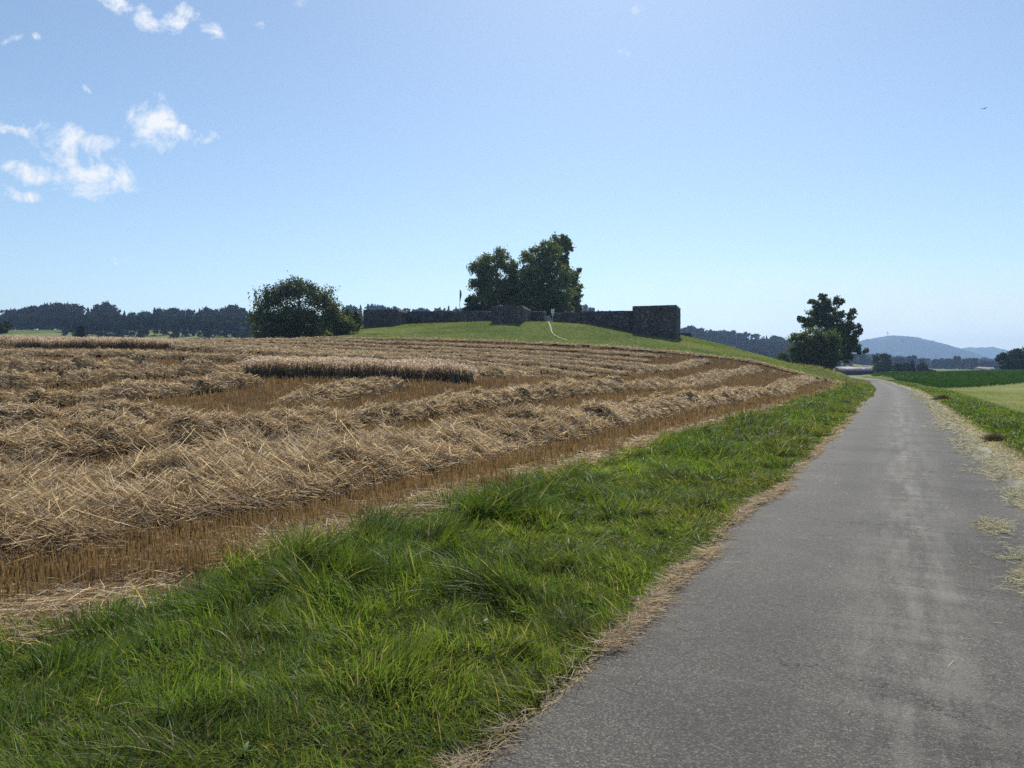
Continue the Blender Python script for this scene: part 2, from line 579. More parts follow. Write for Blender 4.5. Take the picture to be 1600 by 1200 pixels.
def ground_material():
    """Grass, stubble soil, mown meadow by vertex weights in 'tint': r = field, g = mown meadow, b = bare dry edge."""
    m, N, Lk = nt('ground_cover')
    t = N('ShaderNodeTexCoord')
    at = N('ShaderNodeAttribute')
    at.attribute_name = 'tint'
    sp = N('ShaderNodeSeparateColor')
    Lk(at.outputs['Color'], sp.inputs[0])
    v = t.outputs['Object']
    big = noise_node(N, Lk, v, .12, 5)
    mid = noise_node(N, Lk, v, 1.3, 6, .65)
    fine = noise_node(N, Lk, v, 9, 5, .65)
    f1 = mth(N, Lk, 'ADD', mth(N, Lk, 'MULTIPLY', big, .45), mth(N, Lk, 'MULTIPLY', mid, .55))
    grass = ramp(N, Lk, f1, [(.36, (.075, .105, .034)), (.5, (.125, .155, .055)), (.64, (.20, .20, .085))])
    grass = mixc(N, Lk, .55, grass, ramp(N, Lk, fine, [(.3, (.45, .45, .45)), (.7, (1.35, 1.35, 1.3))]), 'MULTIPLY')
    soil = ramp(N, Lk, f1, [(.36, (.06, .037, .019)), (.5, (.09, .057, .029)), (.66, (.15, .102, .054))])
    soil = mixc(N, Lk, .6, soil, ramp(N, Lk, fine, [(.3, (.4, .4, .4)), (.7, (1.4, 1.4, 1.4))]), 'MULTIPLY')
    mown = ramp(N, Lk, f1, [(.36, (.13, .165, .055)), (.52, (.20, .215, .085)), (.66, (.29, .285, .13))])
    mown = mixc(N, Lk, .4, mown, ramp(N, Lk, fine, [(.3, (.55, .55, .55)), (.7, (1.3, 1.3, 1.3))]), 'MULTIPLY')
    dry = ramp(N, Lk, fine, [(.3, (.16, .12, .07)), (.7, (.42, .35, .22))])
    wob = mth(N, Lk, 'MULTIPLY', mth(N, Lk, 'SUBTRACT', fine, .5), .8)

    def edge(c):
        return mth(N, Lk, 'MULTIPLY', mth(N, Lk, 'SUBTRACT', mth(N, Lk, 'ADD', c, wob), .3), 2.5, clamp=True)
    litter = ramp(N, Lk, fine, [(.3, (.018, .022, .008)), (.7, (.05, .055, .02))])  # verge thatch, darkened further to paint the shade between grass tufts
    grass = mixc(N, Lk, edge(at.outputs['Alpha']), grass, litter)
    c = mixc(N, Lk, edge(sp.outputs[1]), grass, mown)
    c = mixc(N, Lk, edge(sp.outputs[0]), c, soil)
    c = mixc(N, Lk, edge(sp.outputs[2]), c, dry)
    b = N('ShaderNodeBsdfPrincipled')
    Lk(c, b.inputs['Base Color'])
    b.inputs['Roughness'].default_value = .95
    b.inputs['Specular IOR Level'].default_value = 0
    bp = N('ShaderNodeBump')
    bp.inputs['Strength'].default_value = .8
    bp.inputs['Distance'].default_value = .08
    Lk(mth(N, Lk, 'ADD', fine, mth(N, Lk, 'MULTIPLY', mid, .8)), bp.inputs['Height'])
    Lk(bp.outputs[0], b.inputs['Normal'])
    o = N('ShaderNodeOutputMaterial')
    Lk(b.outputs[0], o.inputs['Surface'])
    return m


def asphalt_material():
    m, N, Lk = nt('worn_asphalt')
    t = N('ShaderNodeTexCoord')
    v = t.outputs['Object']
    at = N('ShaderNodeAttribute')
    at.attribute_name = 'across'
    sx = N('ShaderNodeSeparateXYZ')
    Lk(at.outputs['Vector'], sx.inputs[0])
    T, S = sx.outputs[0], sx.outputs[1]
    vor = N('ShaderNodeTexVoronoi')
    vor.inputs['Scale'].default_value = 125
    Lk(v, vor.inputs['Vector'])
    sc = N('ShaderNodeSeparateColor')
    Lk(vor.outputs['Color'], sc.inputs[0])
    chip = ramp(N, Lk, sc.outputs[0], [(.0, (.042, .040, .038)), (.45, (.06, .057, .053)), (.8, (.084, .08, .073)), (.97, (.15, .14, .123))])
    big = noise_node(N, Lk, v, .55, 5, .6)
    patch = ramp(N, Lk, big, [(.3, (.88, .86, .83)), (.5, (1.18, 1.15, 1.08)), (.7, (1.52, 1.47, 1.36))])
    col = mixc(N, Lk, 1.0, chip, patch, 'MULTIPLY')
    # pale dust rubbed into the middle of the lane, streaky along and across the road
    st1 = N('ShaderNodeMapping')
    st1.inputs['Scale'].default_value = (5.0, .5, 1)
    Lk(at.outputs['Vector'], st1.inputs['Vector'])
    n1 = noise_node(N, Lk, st1.outputs[0], 1.0, 6, .65)
    st2 = N('ShaderNodeMapping')
    st2.inputs['Scale'].default_value = (.5, 4.0, 1)
    Lk(at.outputs['Vector'], st2.inputs['Vector'])
    n2 = noise_node(N, Lk, st2.outputs[0], 1.0, 5, .7)
    tr = mth(N, Lk, 'ABSOLUTE', mth(N, Lk, 'SUBTRACT', mth(N, Lk, 'ABSOLUTE', mth(N, Lk, 'SUBTRACT', T, .1)), .78))
    tr = mth(N, Lk, 'MULTIPLY', mth(N, Lk, 'SUBTRACT', 1.0, mth(N, Lk, 'MULTIPLY', tr, 3.2), clamp=True), mth(N, Lk, 'ADD', n1, .1))
    col = mixc(N, Lk, mth(N, Lk, 'MULTIPLY', tr, .35), col, (.045, .043, .041))
    cen = mth(N, Lk, 'SUBTRACT', 1.0, mth(N, Lk, 'MULTIPLY', mth(N, Lk, 'ABSOLUTE', mth(N, Lk, 'SUBTRACT', T, .12)), 1.7), clamp=True)
    dust = mth(N, Lk, 'MULTIPLY', mth(N, Lk, 'MULTIPLY', mth(N, Lk, 'SUBTRACT', mth(N, Lk, 'ADD', n1, mth(N, Lk, 'MULTIPLY', n2, .6)), .72), 3.2, clamp=True), cen)
    spread = mth(N, Lk, 'MULTIPLY', mth(N, Lk, 'SUBTRACT', n2, .6), 1.6, clamp=True)
    fl = noise_node(N, Lk, v, 60, 3, .6)
    dust = mth(N, Lk, 'MULTIPLY', mth(N, Lk, 'ADD', mth(N, Lk, 'MULTIPLY', dust, .85), mth(N, Lk, 'MULTIPLY', spread, .6)), mth(N, Lk, 'ADD', fl, .35), clamp=True)
    col = mixc(N, Lk, dust, col, (.25, .235, .195))
    # dust gathers at both crumbling edges
    ed = mth(N, Lk, 'MULTIPLY', mth(N, Lk, 'SUBTRACT', mth(N, Lk, 'ADD', T, mth(N, Lk, 'MULTIPLY', mth(N, Lk, 'SUBTRACT', big, .5), .9)), 1.32), 3.0, clamp=True)
    col = mixc(N, Lk, mth(N, Lk, 'MULTIPLY', ed, mth(N, Lk, 'ADD', fl, .15)), col, (.38, .36, .28))
    # hairline cracks
    def crack(a, k, t0, t1, w, seed):
        off = N('ShaderNodeVectorMath')
        off.operation = 'ADD'
        Lk(at.outputs['Vector'], off.inputs[0])
        off.inputs[1].default_value = (seed, 0, 0)
        nn = noise_node(N, Lk, off.outputs[0], 2.2, 7, .65)
        ln = mth(N, Lk, 'SUBTRACT', mth(N, Lk, 'SUBTRACT', S, a), mth(N, Lk, 'ADD', mth(N, Lk, 'MULTIPLY', T, k), mth(N, Lk, 'MULTIPLY', mth(N, Lk, 'SUBTRACT', nn, .5), .9)))
        hit = mth(N, Lk, 'LESS_THAN', mth(N, Lk, 'ABSOLUTE', ln), w)
        return mth(N, Lk, 'MULTIPLY', hit, mth(N, Lk, 'MULTIPLY', mth(N, Lk, 'GREATER_THAN', T, t0), mth(N, Lk, 'LESS_THAN', T, t1)))
    for args in ((4.1, -.35, -.75, .45, .007, 3), (5.2, .5, -1.3, -.8, .006, 9), (8.6, -.1, -1.1, 1.0, .011, 14), (12.5, .25, -.6, 1.2, .014, 21), (5.6, -.9, .7, 1.4, .006, 31), (17, .1, -1.4, 1.2, .02, 37)):
        col = mixc(N, Lk, mth(N, Lk, 'MULTIPLY', crack(*args), .8), col, (.018, .018, .018))
    b = N('ShaderNodeBsdfPrincipled')
    Lk(col, b.inputs['Base Color'])
    b.inputs['Roughness'].default_value = .72
    b.inputs['Specular IOR Level'].default_value = .12
    bp = N('ShaderNodeBump')
    bp.inputs['Strength'].default_value = .6
    bp.inputs['Distance'].default_value = .006
    Lk(vor.outputs['Distance'], bp.inputs['Height'])
    Lk(bp.outputs[0], b.inputs['Normal'])
    o = N('ShaderNodeOutputMaterial')
    Lk(b.outputs[0], o.inputs['Surface'])
    return m


def masonry_material():
    m, N, Lk = nt('weathered_masonry')
    t = N('ShaderNodeTexCoord')
    v = t.outputs['Object']
    vor = N('ShaderNodeTexVoronoi')
    vor.inputs['Scale'].default_value = 4.6
    Lk(v, vor.inputs['Vector'])
    sc = N('ShaderNodeSeparateColor')
    Lk(vor.outputs['Color'], sc.inputs[0])
    c = ramp(N, Lk, sc.outputs[0], [(.0, (.056, .051, .048)), (.5, (.085, .078, .074)), (.85, (.112, .103, .097)), (.97, (.22, .21, .2))])
    big = noise_node(N, Lk, v, .6, 5, .65)
    c = mixc(N, Lk, .8, c, ramp(N, Lk, big, [(.3, (.6, .6, .64)), (.7, (1.35, 1.3, 1.3))]), 'MULTIPLY')
    b = N('ShaderNodeBsdfPrincipled')
    Lk(c, b.inputs['Base Color'])
    b.inputs['Roughness'].default_value = .95
    b.inputs['Specular IOR Level'].default_value = .15
    bp = N('ShaderNodeBump')
    bp.inputs['Strength'].default_value = .8
    bp.inputs['Distance'].default_value = .06
    Lk(vor.outputs['Distance'], bp.inputs['Height'])
    Lk(bp.outputs[0], b.inputs['Normal'])
    o = N('ShaderNodeOutputMaterial')
    Lk(b.outputs[0], o.inputs['Surface'])
    return m


# ------------------------------------------------------------------ ground sheet
CORN = np.array([(44.5, 76.0), (47.5, 84.0), (56, 92), (86, 122), (150, 178), (230, 250), (240, 330), (165, 335), (112, 232), (79.5, 155), (54.5, 100)])


def in_poly(X, Y, P):
    X = np.asarray(X)
    Y = np.asarray(Y)
    c = np.zeros(X.shape, bool)
    j = len(P) - 1
    for i in range(len(P)):
        xi, yi, xj, yj = P[i][0], P[i][1], P[j][0], P[j][1]
        c ^= ((yi > Y) != (yj > Y)) & (X < (xj - xi) * (Y - yi) / (yj - yi + 1e-12) + xi)
        j = i
    return c


def build_ground():
    na = 900
    # angles packed densely in front of the camera
    a = np.concatenate((np.linspace(-50, 50, 640), np.linspace(50, 310, 261)[1:-1]))
    a = np.radians(a)
    na = len(a)
    r = [0.0]
    x = 0.6
    while x < 9000:
        r.append(x)
        x *= 1.022
    r = np.array(r[1:])
    A, RR = np.meshgrid(a, r)
    X, Y = RR * np.sin(A), RR * np.cos(A)
    t, s = road_st(X, Y)
    Z = terrain(X, Y, t)
    near = Y < 375
    Z = Z - np.where((np.abs(t) < 1.9) & near, .05 * (1 - sstep(1.55, 1.9, np.abs(t))), 0)
    fm = field_mask(X, Y, t)
    Z = Z + np.where(RR < 300, (fbm(X * 1.1, Y * 1.1, 3, 3) - .5) * .07 * sstep(1.9, 2.6, np.abs(t)), 0)
    # old terrace lines on the flank of the mound
    terr = np.exp(-((X + 22) / 12) ** 2) * np.exp(-((Y - 118) / 9) ** 2)
    Z = Z + terr * .35 * np.sin(Y * 1.1 + X * .15)
    mown = ((t > 4.3) & (Y < 330)).astype(float) * (RR < 500)
    mown = np.where((Y > 260) & (fbm(X * .006, Y * .006, 77, 2) > .48), .7, mown)
    dry = np.where((t > 1.3) & (t < 2.2) & near, 1.0 - .6 * sstep(1.7, 2.2, t), 0)
    dry = np.maximum(dry, np.where((t < -1.3) & (t > -1.60) & near, .8, 0))
    thatch_shade = ((np.abs(t) > 1.6) & (t > -4.9) & (t < 4.2) & (Y < 150)).astype(float)  # verge strips whose ground gets the painted tuft shade
    tint = np.stack((fm, mown, dry, thatch_shade), -1).reshape(-1, 4)
    V = np.stack((X, Y, Z), -1).reshape(-1, 3)
    V = np.concatenate((V, [[0, 0, ground_z(0, 0) - .05]]))
    tint = np.concatenate((tint, [[0, 0, 0, 0]]))
    nr = len(r)
    i = np.arange(nr - 1)[:, None] * na
    j = np.arange(na)[None, :]
    j2 = (j + 1) % na
    Fq = np.stack((i + j, i + j2, i + na + j2, i + na + j), -1).reshape(-1, 4)[:, ::-1]
    jj = np.arange(na)
    tri = np.stack((np.full(na, len(V) - 1), jj, (jj + 1) % na), -1)[:, ::-1]
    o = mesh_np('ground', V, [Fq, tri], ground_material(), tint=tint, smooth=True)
    tag(o, kind='structure')


build_ground()


def build_road():
    dense = catmull(ctrl, 40)
    tang = np.gradient(dense, axis=0)
    tang /= np.linalg.norm(tang, axis=1)[:, None]
    nrm = np.stack((tang[:, 1], -tang[:, 0]), -1)
    ts = np.linspace(-1.0, 1.0, 15)
    seg = np.concatenate(([0], np.cumsum(np.linalg.norm(np.diff(dense, axis=0), axis=1))))
    seg = seg - S0
    n = len(dense)
    V, U = [], []
    # finer steps along the near stretch so that the crumbled edge is drawn properly
    ss = np.concatenate((np.arange(-30, 60, .12), np.arange(60, seg[-1], 1.5)))
    cx, cy = np.interp(ss, seg, dense[:, 0]), np.interp(ss, seg, dense[:, 1])
    nx, ny = np.interp(ss, seg, nrm[:, 0]), np.interp(ss, seg, nrm[:, 1])
    el = -1.50 + (fbm(ss * .45, ss * 0, 61, 4) - .5) * .30 + (fbm(ss * 3, ss * 0, 62, 2) - .5) * .07
    er = 1.66 + (fbm(ss * .35, ss * 0, 63, 4) - .5) * .25
    for k, tt in enumerate(ts):
        off = np.where(tt < 0, -tt * el, tt * er)
        z = .012 * (1 - (off / 1.6) ** 2) - .012 * (abs(tt) > .99)
        V.append(np.stack((cx + nx * off, cy + ny * off, np.broadcast_to(z, off.shape) + .002), -1))
        U.append(np.stack((off, ss, ss * 0), -1))
    V = np.stack(V, 1)
    U = np.stack(U, 1)
    ns, nk = V.shape[:2]
    i = np.arange(ns - 1)[:, None] * nk
    j = np.arange(nk - 1)[None, :]
    Fq = np.stack((i + j, i + j + 1, i + nk + j + 1, i + nk + j), -1).reshape(-1, 4)
    o = mesh_np('road', V.reshape(-1, 3), Fq, asphalt_material(), uv=U.reshape(-1, 3), smooth=True)
    tag(o, kind='structure')


build_road()


# ------------------------------------------------------------------ ribbons: blades, stalks
def unit(v):
    return v / (np.linalg.norm(v, axis=-1, keepdims=True) + 1e-9)


def ribbons(P, D, L, W, B, K=3, taper=.12, side=None, blunt=False):
    """Curved strips: base P, direction D (unit), length L, width W, bend vector B (metres at the tip)."""
    n = len(P)
    if side is None:
        rv = rng.normal(size=(n, 3))
        side = unit(np.cross(D, rv))
    rows = []
    for k in range(K + 1):
        u = k / K
        c = P + D * (L * u)[:, None] + B * (u * u)
        w = W * (1 - (1 - taper) * (u ** 1.6 if not blunt else 0 * u)) * .5
        rows.append(c - side * w[:, None])
        rows.append(c + side * w[:, None])
    V = np.stack(rows, 1)                      # n, 2(K+1), 3
    base = (np.arange(n) * 2 * (K + 1))[:, None]
    f = []
    for k in range(K):
        f.append(np.concatenate((base + 2 * k, base + 2 * k + 1, base + 2 * k + 3, base + 2 * k + 2), 1))
    return V.reshape(-1, 3), np.stack(f, 1).reshape(-1, 4)


def spread(c, K):
    return np.repeat(c, 2 * (K + 1), axis=0)


def shade(n, c1, c2, v=.25, f=None):
    """Random per-blade colours between c1 and c2."""
    f = rng.random(n) if f is None else np.clip(f, 0, 1)
    c = np.array(c1)[None] * (1 - f)[:, None] + np.array(c2)[None] * f[:, None]
    return c * (1 + (rng.random(n)[:, None] - .5) * 2 * v)


# ---- grass verges
def verge(t0, t1, n, hmul=1.0, smin=.5, smax=150, seed=0):
    s = np.exp(rng.uniform(math.log(smin + 1.2), math.log(smax), n)) - 1.2
    s = np.concatenate((s, rng.uniform(-5, smin, n // 14)))
    n = len(s)
    t = rng.uniform(t0, t1, n)
    ss, nx, ny, cx, cy = ROADLINE
    x = np.interp(s, ss, cx) + np.interp(s, ss, nx) * t
    y = np.interp(s, ss, cy) + np.interp(s, ss, ny) * t
    return x, y, s, t


def _roadline():
    dense = catmull(ctrl, 40)
    tang = np.gradient(dense, axis=0)
    tang /= np.linalg.norm(tang, axis=1)[:, None]
    seg = np.concatenate(([0], np.cumsum(np.linalg.norm(np.diff(dense, axis=0), axis=1)))) - S0
    return seg, tang[:, 1], -tang[:, 0], dense[:, 0], dense[:, 1]


ROADLINE = _roadline()


def build_grass_left():
    x, y, s, t = verge(-5.6, -1.46, 300000)
    edge_l = -1.525 + (fbm(s * .45, s * 0, 61, 4) - .5) * .34
    fieldedge = -4.6 + (fbm(x * .5, y * .5, 91, 3) - .5) * 1.0
    keep = (t < edge_l) & (t > fieldedge - .25 * rng.random(len(t)))
    x, y, s, t = x[keep], y[keep], s[keep], t[keep]
    edge_l, fieldedge = edge_l[keep], fieldedge[keep]
    n = len(x)
    dist = np.hypot(x, y)
    tuft = fbm(x * 1.5, y * 1.5, 11, 3)
    tall = sstep(.52, .72, fbm(x * .9, y * .9, 13, 3))
    spot = sstep(.62, .74, vnoise(x * 2.2, y * 2.2, 15))
    inner = sstep(0, 1.4, edge_l - t)          # shorter where the mower runs along the asphalt
    h = (.06 + .15 * tuft + .14 * tall + .13 * spot) * (.6 + .4 * inner)
    h *= rng.uniform(.45, 1.25, n)
    clumpc = vnoise(x * 5.5, y * 5.5, 17)
    h = np.maximum(h * (.45 + 1.1 * clumpc), .035 + .03 * rng.random(n))
    keep = rng.random(n) < .75 + .4 * sstep(.2, .6, clumpc)
    x, y, s, t, edge_l, fieldedge, dist, tuft, tall, spot, inner, h, clumpc = (q[keep] for q in (x, y, s, t, edge_l, fieldedge, dist, tuft, tall, spot, inner, h, clumpc))
    n = len(x)
    stalk = rng.random(n) < .004
    h = np.where(stalk, h * 1.4 + .08, h)
    z = terrain(x, y) + (tuft - .5) * .05
    flow = fbm(x * .45, y * .45, 19, 2) * 12.0
    cell = vnoise(x * 3.2, y * 3.2, 43)
    ang = flow + cell * 7.0 + rng.normal(0, .6, n)
    lean = np.abs(rng.normal(.3, .34, n)) + .3 * spot + .25 * sstep(.5, .7, fbm(x * .6, y * .6, 39, 2))
    D = unit(np.stack((np.cos(ang) * lean, np.sin(ang) * lean, np.ones(n)), -1))
    P = np.stack((x, y, z - .01), -1)
    droop = rng.uniform(.1, .95, n) ** 1.5
    B = np.stack((np.cos(ang) * h * droop * .8, np.sin(ang) * h * droop * .8, -h * droop * .55), -1)
    W = .0050 * np.maximum(1, (dist / 3.2)) ** .72 * rng.uniform(.5, 1.5, n)
    dryf = sstep(.5, .72, fbm(x * .7, y * .7, 23, 3)) * .6 + .35 * sstep(-3.0, -1.9, t) * sstep(.4, .6, fbm(x * .9, y * .9, 27, 3)) + .4 * (1 - inner) * sstep(.35, .6, tuft)
    c = shade(n, (.055, .10, .02), (.19, .265, .05), .26, f=.55 * rng.random(n) + .7 * (1 - tall) * (fbm(x * .8, y * .8, 29, 2) - .15))
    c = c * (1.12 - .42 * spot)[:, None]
    blue = (sstep(.5, .7, fbm(x * 1.1, y * 1.1, 37, 2)) * rng.random(n))[:, None]
    c = c * (1 - .4 * blue) + np.array((.05, .10, .045)) * .4 * blue
    straw = (stalk | (rng.random(n) < .03 + .2 * dryf + .35 * sstep(.35, 0, t - fieldedge)))[:, None]
    c = np.where(straw, shade(n, (.22, .19, .08), (.42, .35, .19)), c)
    olive = (dryf * rng.random(n))[:, None]
    c = c * (1 - olive * .6) + np.array((.13, .12, .035)) * olive * .6
    # short dense undergrowth close to the camera
    ux, uy, us, ut = verge(-4.7, -1.5, 10, smax=40)
    us = np.concatenate((rng.uniform(-1, 7, 90000), rng.uniform(7, 18, 50000)))
    ut = rng.uniform(-4.8, -1.5, len(us))
    ux, uy = road_pt(us, ut)
    uk = (ut < -1.545 + (fbm(us * .45, us * 0, 61, 4) - .5) * .34) & (ut > -4.6 + (fbm(ux * .5, uy * .5, 91, 3) - .5) * 1.0)
    ux, uy, us = ux[uk], uy[uk], us[uk]
    nu = len(ux)
    uh = rng.uniform(.035, .10, nu) * (.7 + .6 * fbm(ux * 2, uy * 2, 47, 2))
    ua = rng.uniform(0, 6.28, nu)
    ul = np.abs(rng.normal(.35, .35, nu))
    uD = unit(np.stack((np.cos(ua) * ul, np.sin(ua) * ul, np.ones(nu)), -1))
    uB = np.stack((np.cos(ua) * uh * .5, np.sin(ua) * uh * .5, -uh * .3), -1)
    uW = rng.uniform(.003, .006, nu) * (1 + .5 * sstep(6, 16, us))
    uc = shade(nu, (.06, .10, .022), (.17, .22, .05), .3, f=fbm(ux * 1.3, uy * 1.3, 49, 3) * 1.3 - .2 + .3 * rng.random(nu))
    uc = np.where((rng.random(nu) < .10)[:, None], shade(nu, (.20, .17, .08), (.38, .31, .17)), uc)
    UV_, UF_ = ribbons(np.stack((ux, uy, terrain(ux, uy) - .005), -1), uD, uh, uW, uB, 3)
    K = 3
    V, Fq = ribbons(P, D, h, W, B, K)
    Fq = np.concatenate((Fq, UF_ + len(V)))
    V = np.concatenate((V, UV_))
    c = np.concatenate((c, uc))
    # broad-leaved weeds (plantain, dandelion rosettes) among the blades
    m = 260
    wx, wy, ws, wt_ = verge(-4.3, -1.75, m, smax=70)
    m = len(wx)
    q = rng.integers(7, 12, m)
    rx, ry = np.repeat(wx, q), np.repeat(wy, q)
    nn = len(rx)
    rs = np.repeat(rng.uniform(.6, 1.5, m), q)
    ra = rng.uniform(0, 6.28, nn)
    el = rng.uniform(.25, 1.6, nn)
    rl = rng.uniform(.03, .065, nn) * rs
    Dw = unit(np.stack((np.cos(ra), np.sin(ra), el), -1))
    Pw = np.stack((rx, ry, terrain(rx, ry) + .03), -1)
    Bw = np.stack((np.cos(ra) * rl * .2, np.sin(ra) * rl * .2, -rl * .45), -1)
    V2, F2 = ribbons(Pw, Dw, rl, rl * rng.uniform(.22, .34, nn), Bw, K, taper=.3)
    cw = shade(nn, (.06, .11, .025), (.12, .20, .045), .2)
    Fq = np.concatenate((Fq, F2 + len(V)))
    V = np.concatenate((V, V2))
    o = mesh_np('verge_grass', V, Fq, M_GRASS, tint=np.concatenate((spread(c, K), spread(cw, K))))
    tag(o, 'strip of lush tufted green grass between stubble field and asphalt road', 'grass', kind='stuff')


def build_grass_right():
    x, y, s, t = verge(1.62, 9.0, 120000, smin=2.0, smax=150)
    k = rng.random(len(t)) < np.where(t < 2.5, sstep(1.55, 2.3, t + (fbm(x, y, 3, 2) - .5)), np.where(t > 4.2, .5, 1.0))
    x, y, s, t = x[k], y[k], s[k], t[k]
    k = ~in_poly(x, y, CORN)
    x, y, s, t = x[k], y[k], s[k], t[k]
    n = len(x)
    dist = np.hypot(x, y)
    cut = sstep(3.8, 4.6, t)
    tuft = fbm(x * 1.4, y * 1.4, 111, 3)
    h = (.06 + .22 * tuft) * (1 - .72 * cut) * rng.uniform(.5, 1.2, n) * (.5 + .5 * sstep(1.7, 2.6, t))
    z = terrain(x, y)
    ang = fbm(x * .4, y * .4, 119, 2) * 12 + rng.normal(0, 1, n)
    lean = np.abs(rng.normal(.3, .3, n))
    D = unit(np.stack((np.cos(ang) * lean, np.sin(ang) * lean, np.ones(n)), -1))
    B = np.stack((np.cos(ang) * h * .4, np.sin(ang) * h * .4, -h * .3), -1)
    W = .0045 * np.maximum(1, dist / 3.5) ** .75 * rng.uniform(.6, 1.4, n)
    c = shade(n, (.055, .11, .02), (.17, .24, .045), .24)
    yel = (cut * rng.uniform(.4, 1, n))[:, None]
    c = c * (1 - yel) + shade(n, (.19, .215, .08), (.33, .32, .14)) * yel
    straw = (rng.random(n) < .06 + .5 * sstep(2.4, 1.7, t))[:, None]
    c = np.where(straw, shade(n, (.25, .22, .10), (.45, .40, .23)), c)
    V, Fq = ribbons(np.stack((x, y, z - .01), -1), D, h, W, B, 2)
    o = mesh_np('meadow_grass', V, Fq, M_GRASS, tint=spread(c, 2))
    tag(o, 'green verge and pale mown meadow grass on the far side of the road', 'grass', kind='stuff')


def build_mound_grass():
    """Short sward on the mound with the ruin, long dry grass on the bank by the oak."""
    n = 130000
    x = rng.uniform(-50, 62, n)
    y = rng.uniform(78, 150, n)
    yb = np.interp(x, KB[:, 0], KB[:, 1])
    t, _ = road_st(x, y)
    k = (y > yb) & (t < -1.7)
    x, y, t = x[k], y[k], t[k]
    n = len(x)
    bank = np.exp(-((x - 41) / 5) ** 2 - ((y - 98) / 9) ** 2)
    edge = sstep(2.2, 0, y - np.interp(x, KB[:, 0], KB[:, 1]))
    road_side = sstep(-8, -4, t)
    h = (.10 + .22 * fbm(x * .5, y * .5, 203, 3) + .45 * bank + .12 * edge + .25 * road_side * rng.random(n)) * rng.uniform(.5, 1.3, n)
    ang = rng.uniform(0, 6.28, n)
    D = unit(np.stack((np.cos(ang) * .4, np.sin(ang) * .4, np.ones(n)), -1))
    B = np.stack((np.cos(ang) * h * .4, np.sin(ang) * h * .4, -h * .3), -1)
    W = rng.uniform(.04, .09, n)
    g = fbm(x * .12, y * .12, 207, 4)
    c = shade(n, (.15, .205, .05), (.31, .345, .10), .28, f=3.0 * (g - .36) + .3 * rng.random(n))
    dry = (np.clip(bank * 1.4 + .3 * edge, 0, 1) * rng.random(n))[:, None]
    c = c * (1 - dry) + shade(n, (.28, .24, .13), (.42, .36, .22)) * dry
    z = terrain(x, y)
    V, Fq = ribbons(np.stack((x, y, z - .02), -1), D, h, W, B, 2)
    o = mesh_np('mound_grass', V, Fq, M_CROP, tint=spread(c, 2))
    tag(o, 'short sunlit grass on the mound below the ruined walls', 'grass', kind='stuff')


build_grass_left()
build_grass_right()
build_mound_grass()


# ---- straw swaths and stubble
def polar_sample(n, r0, r1, a0=-62, a1=40):
    r = np.exp(rng.uniform(math.log(r0), math.log(r1), n))
    a = np.radians(rng.uniform(a0, a1, n))
    return r * np.sin(a), r * np.cos(a), r


WHEAT = [  # standing wheat left between the swaths: corner points on the ground
    np.array([(-12.9, 35.6), (-2.0, 35.0), (-1.8, 36.2), (-4.5, 38.4), (-8.5, 39.6), (-12.6, 38.6)]),
    np.array([(-36.5, 54.5), (-25.2, 55.5), (-24.8, 57.2), (-30, 59.0), (-36.5, 59)]),
    np.array([(-62, 57.5), (-36, 60.5), (-28.5, 62.5), (-30, 66), (-62, 66)]),
]


def in_wheat(x, y):
    m = np.zeros(np.shape(x), bool)
    for P in WHEAT:
        m |= in_poly(x, y, P)
    return m


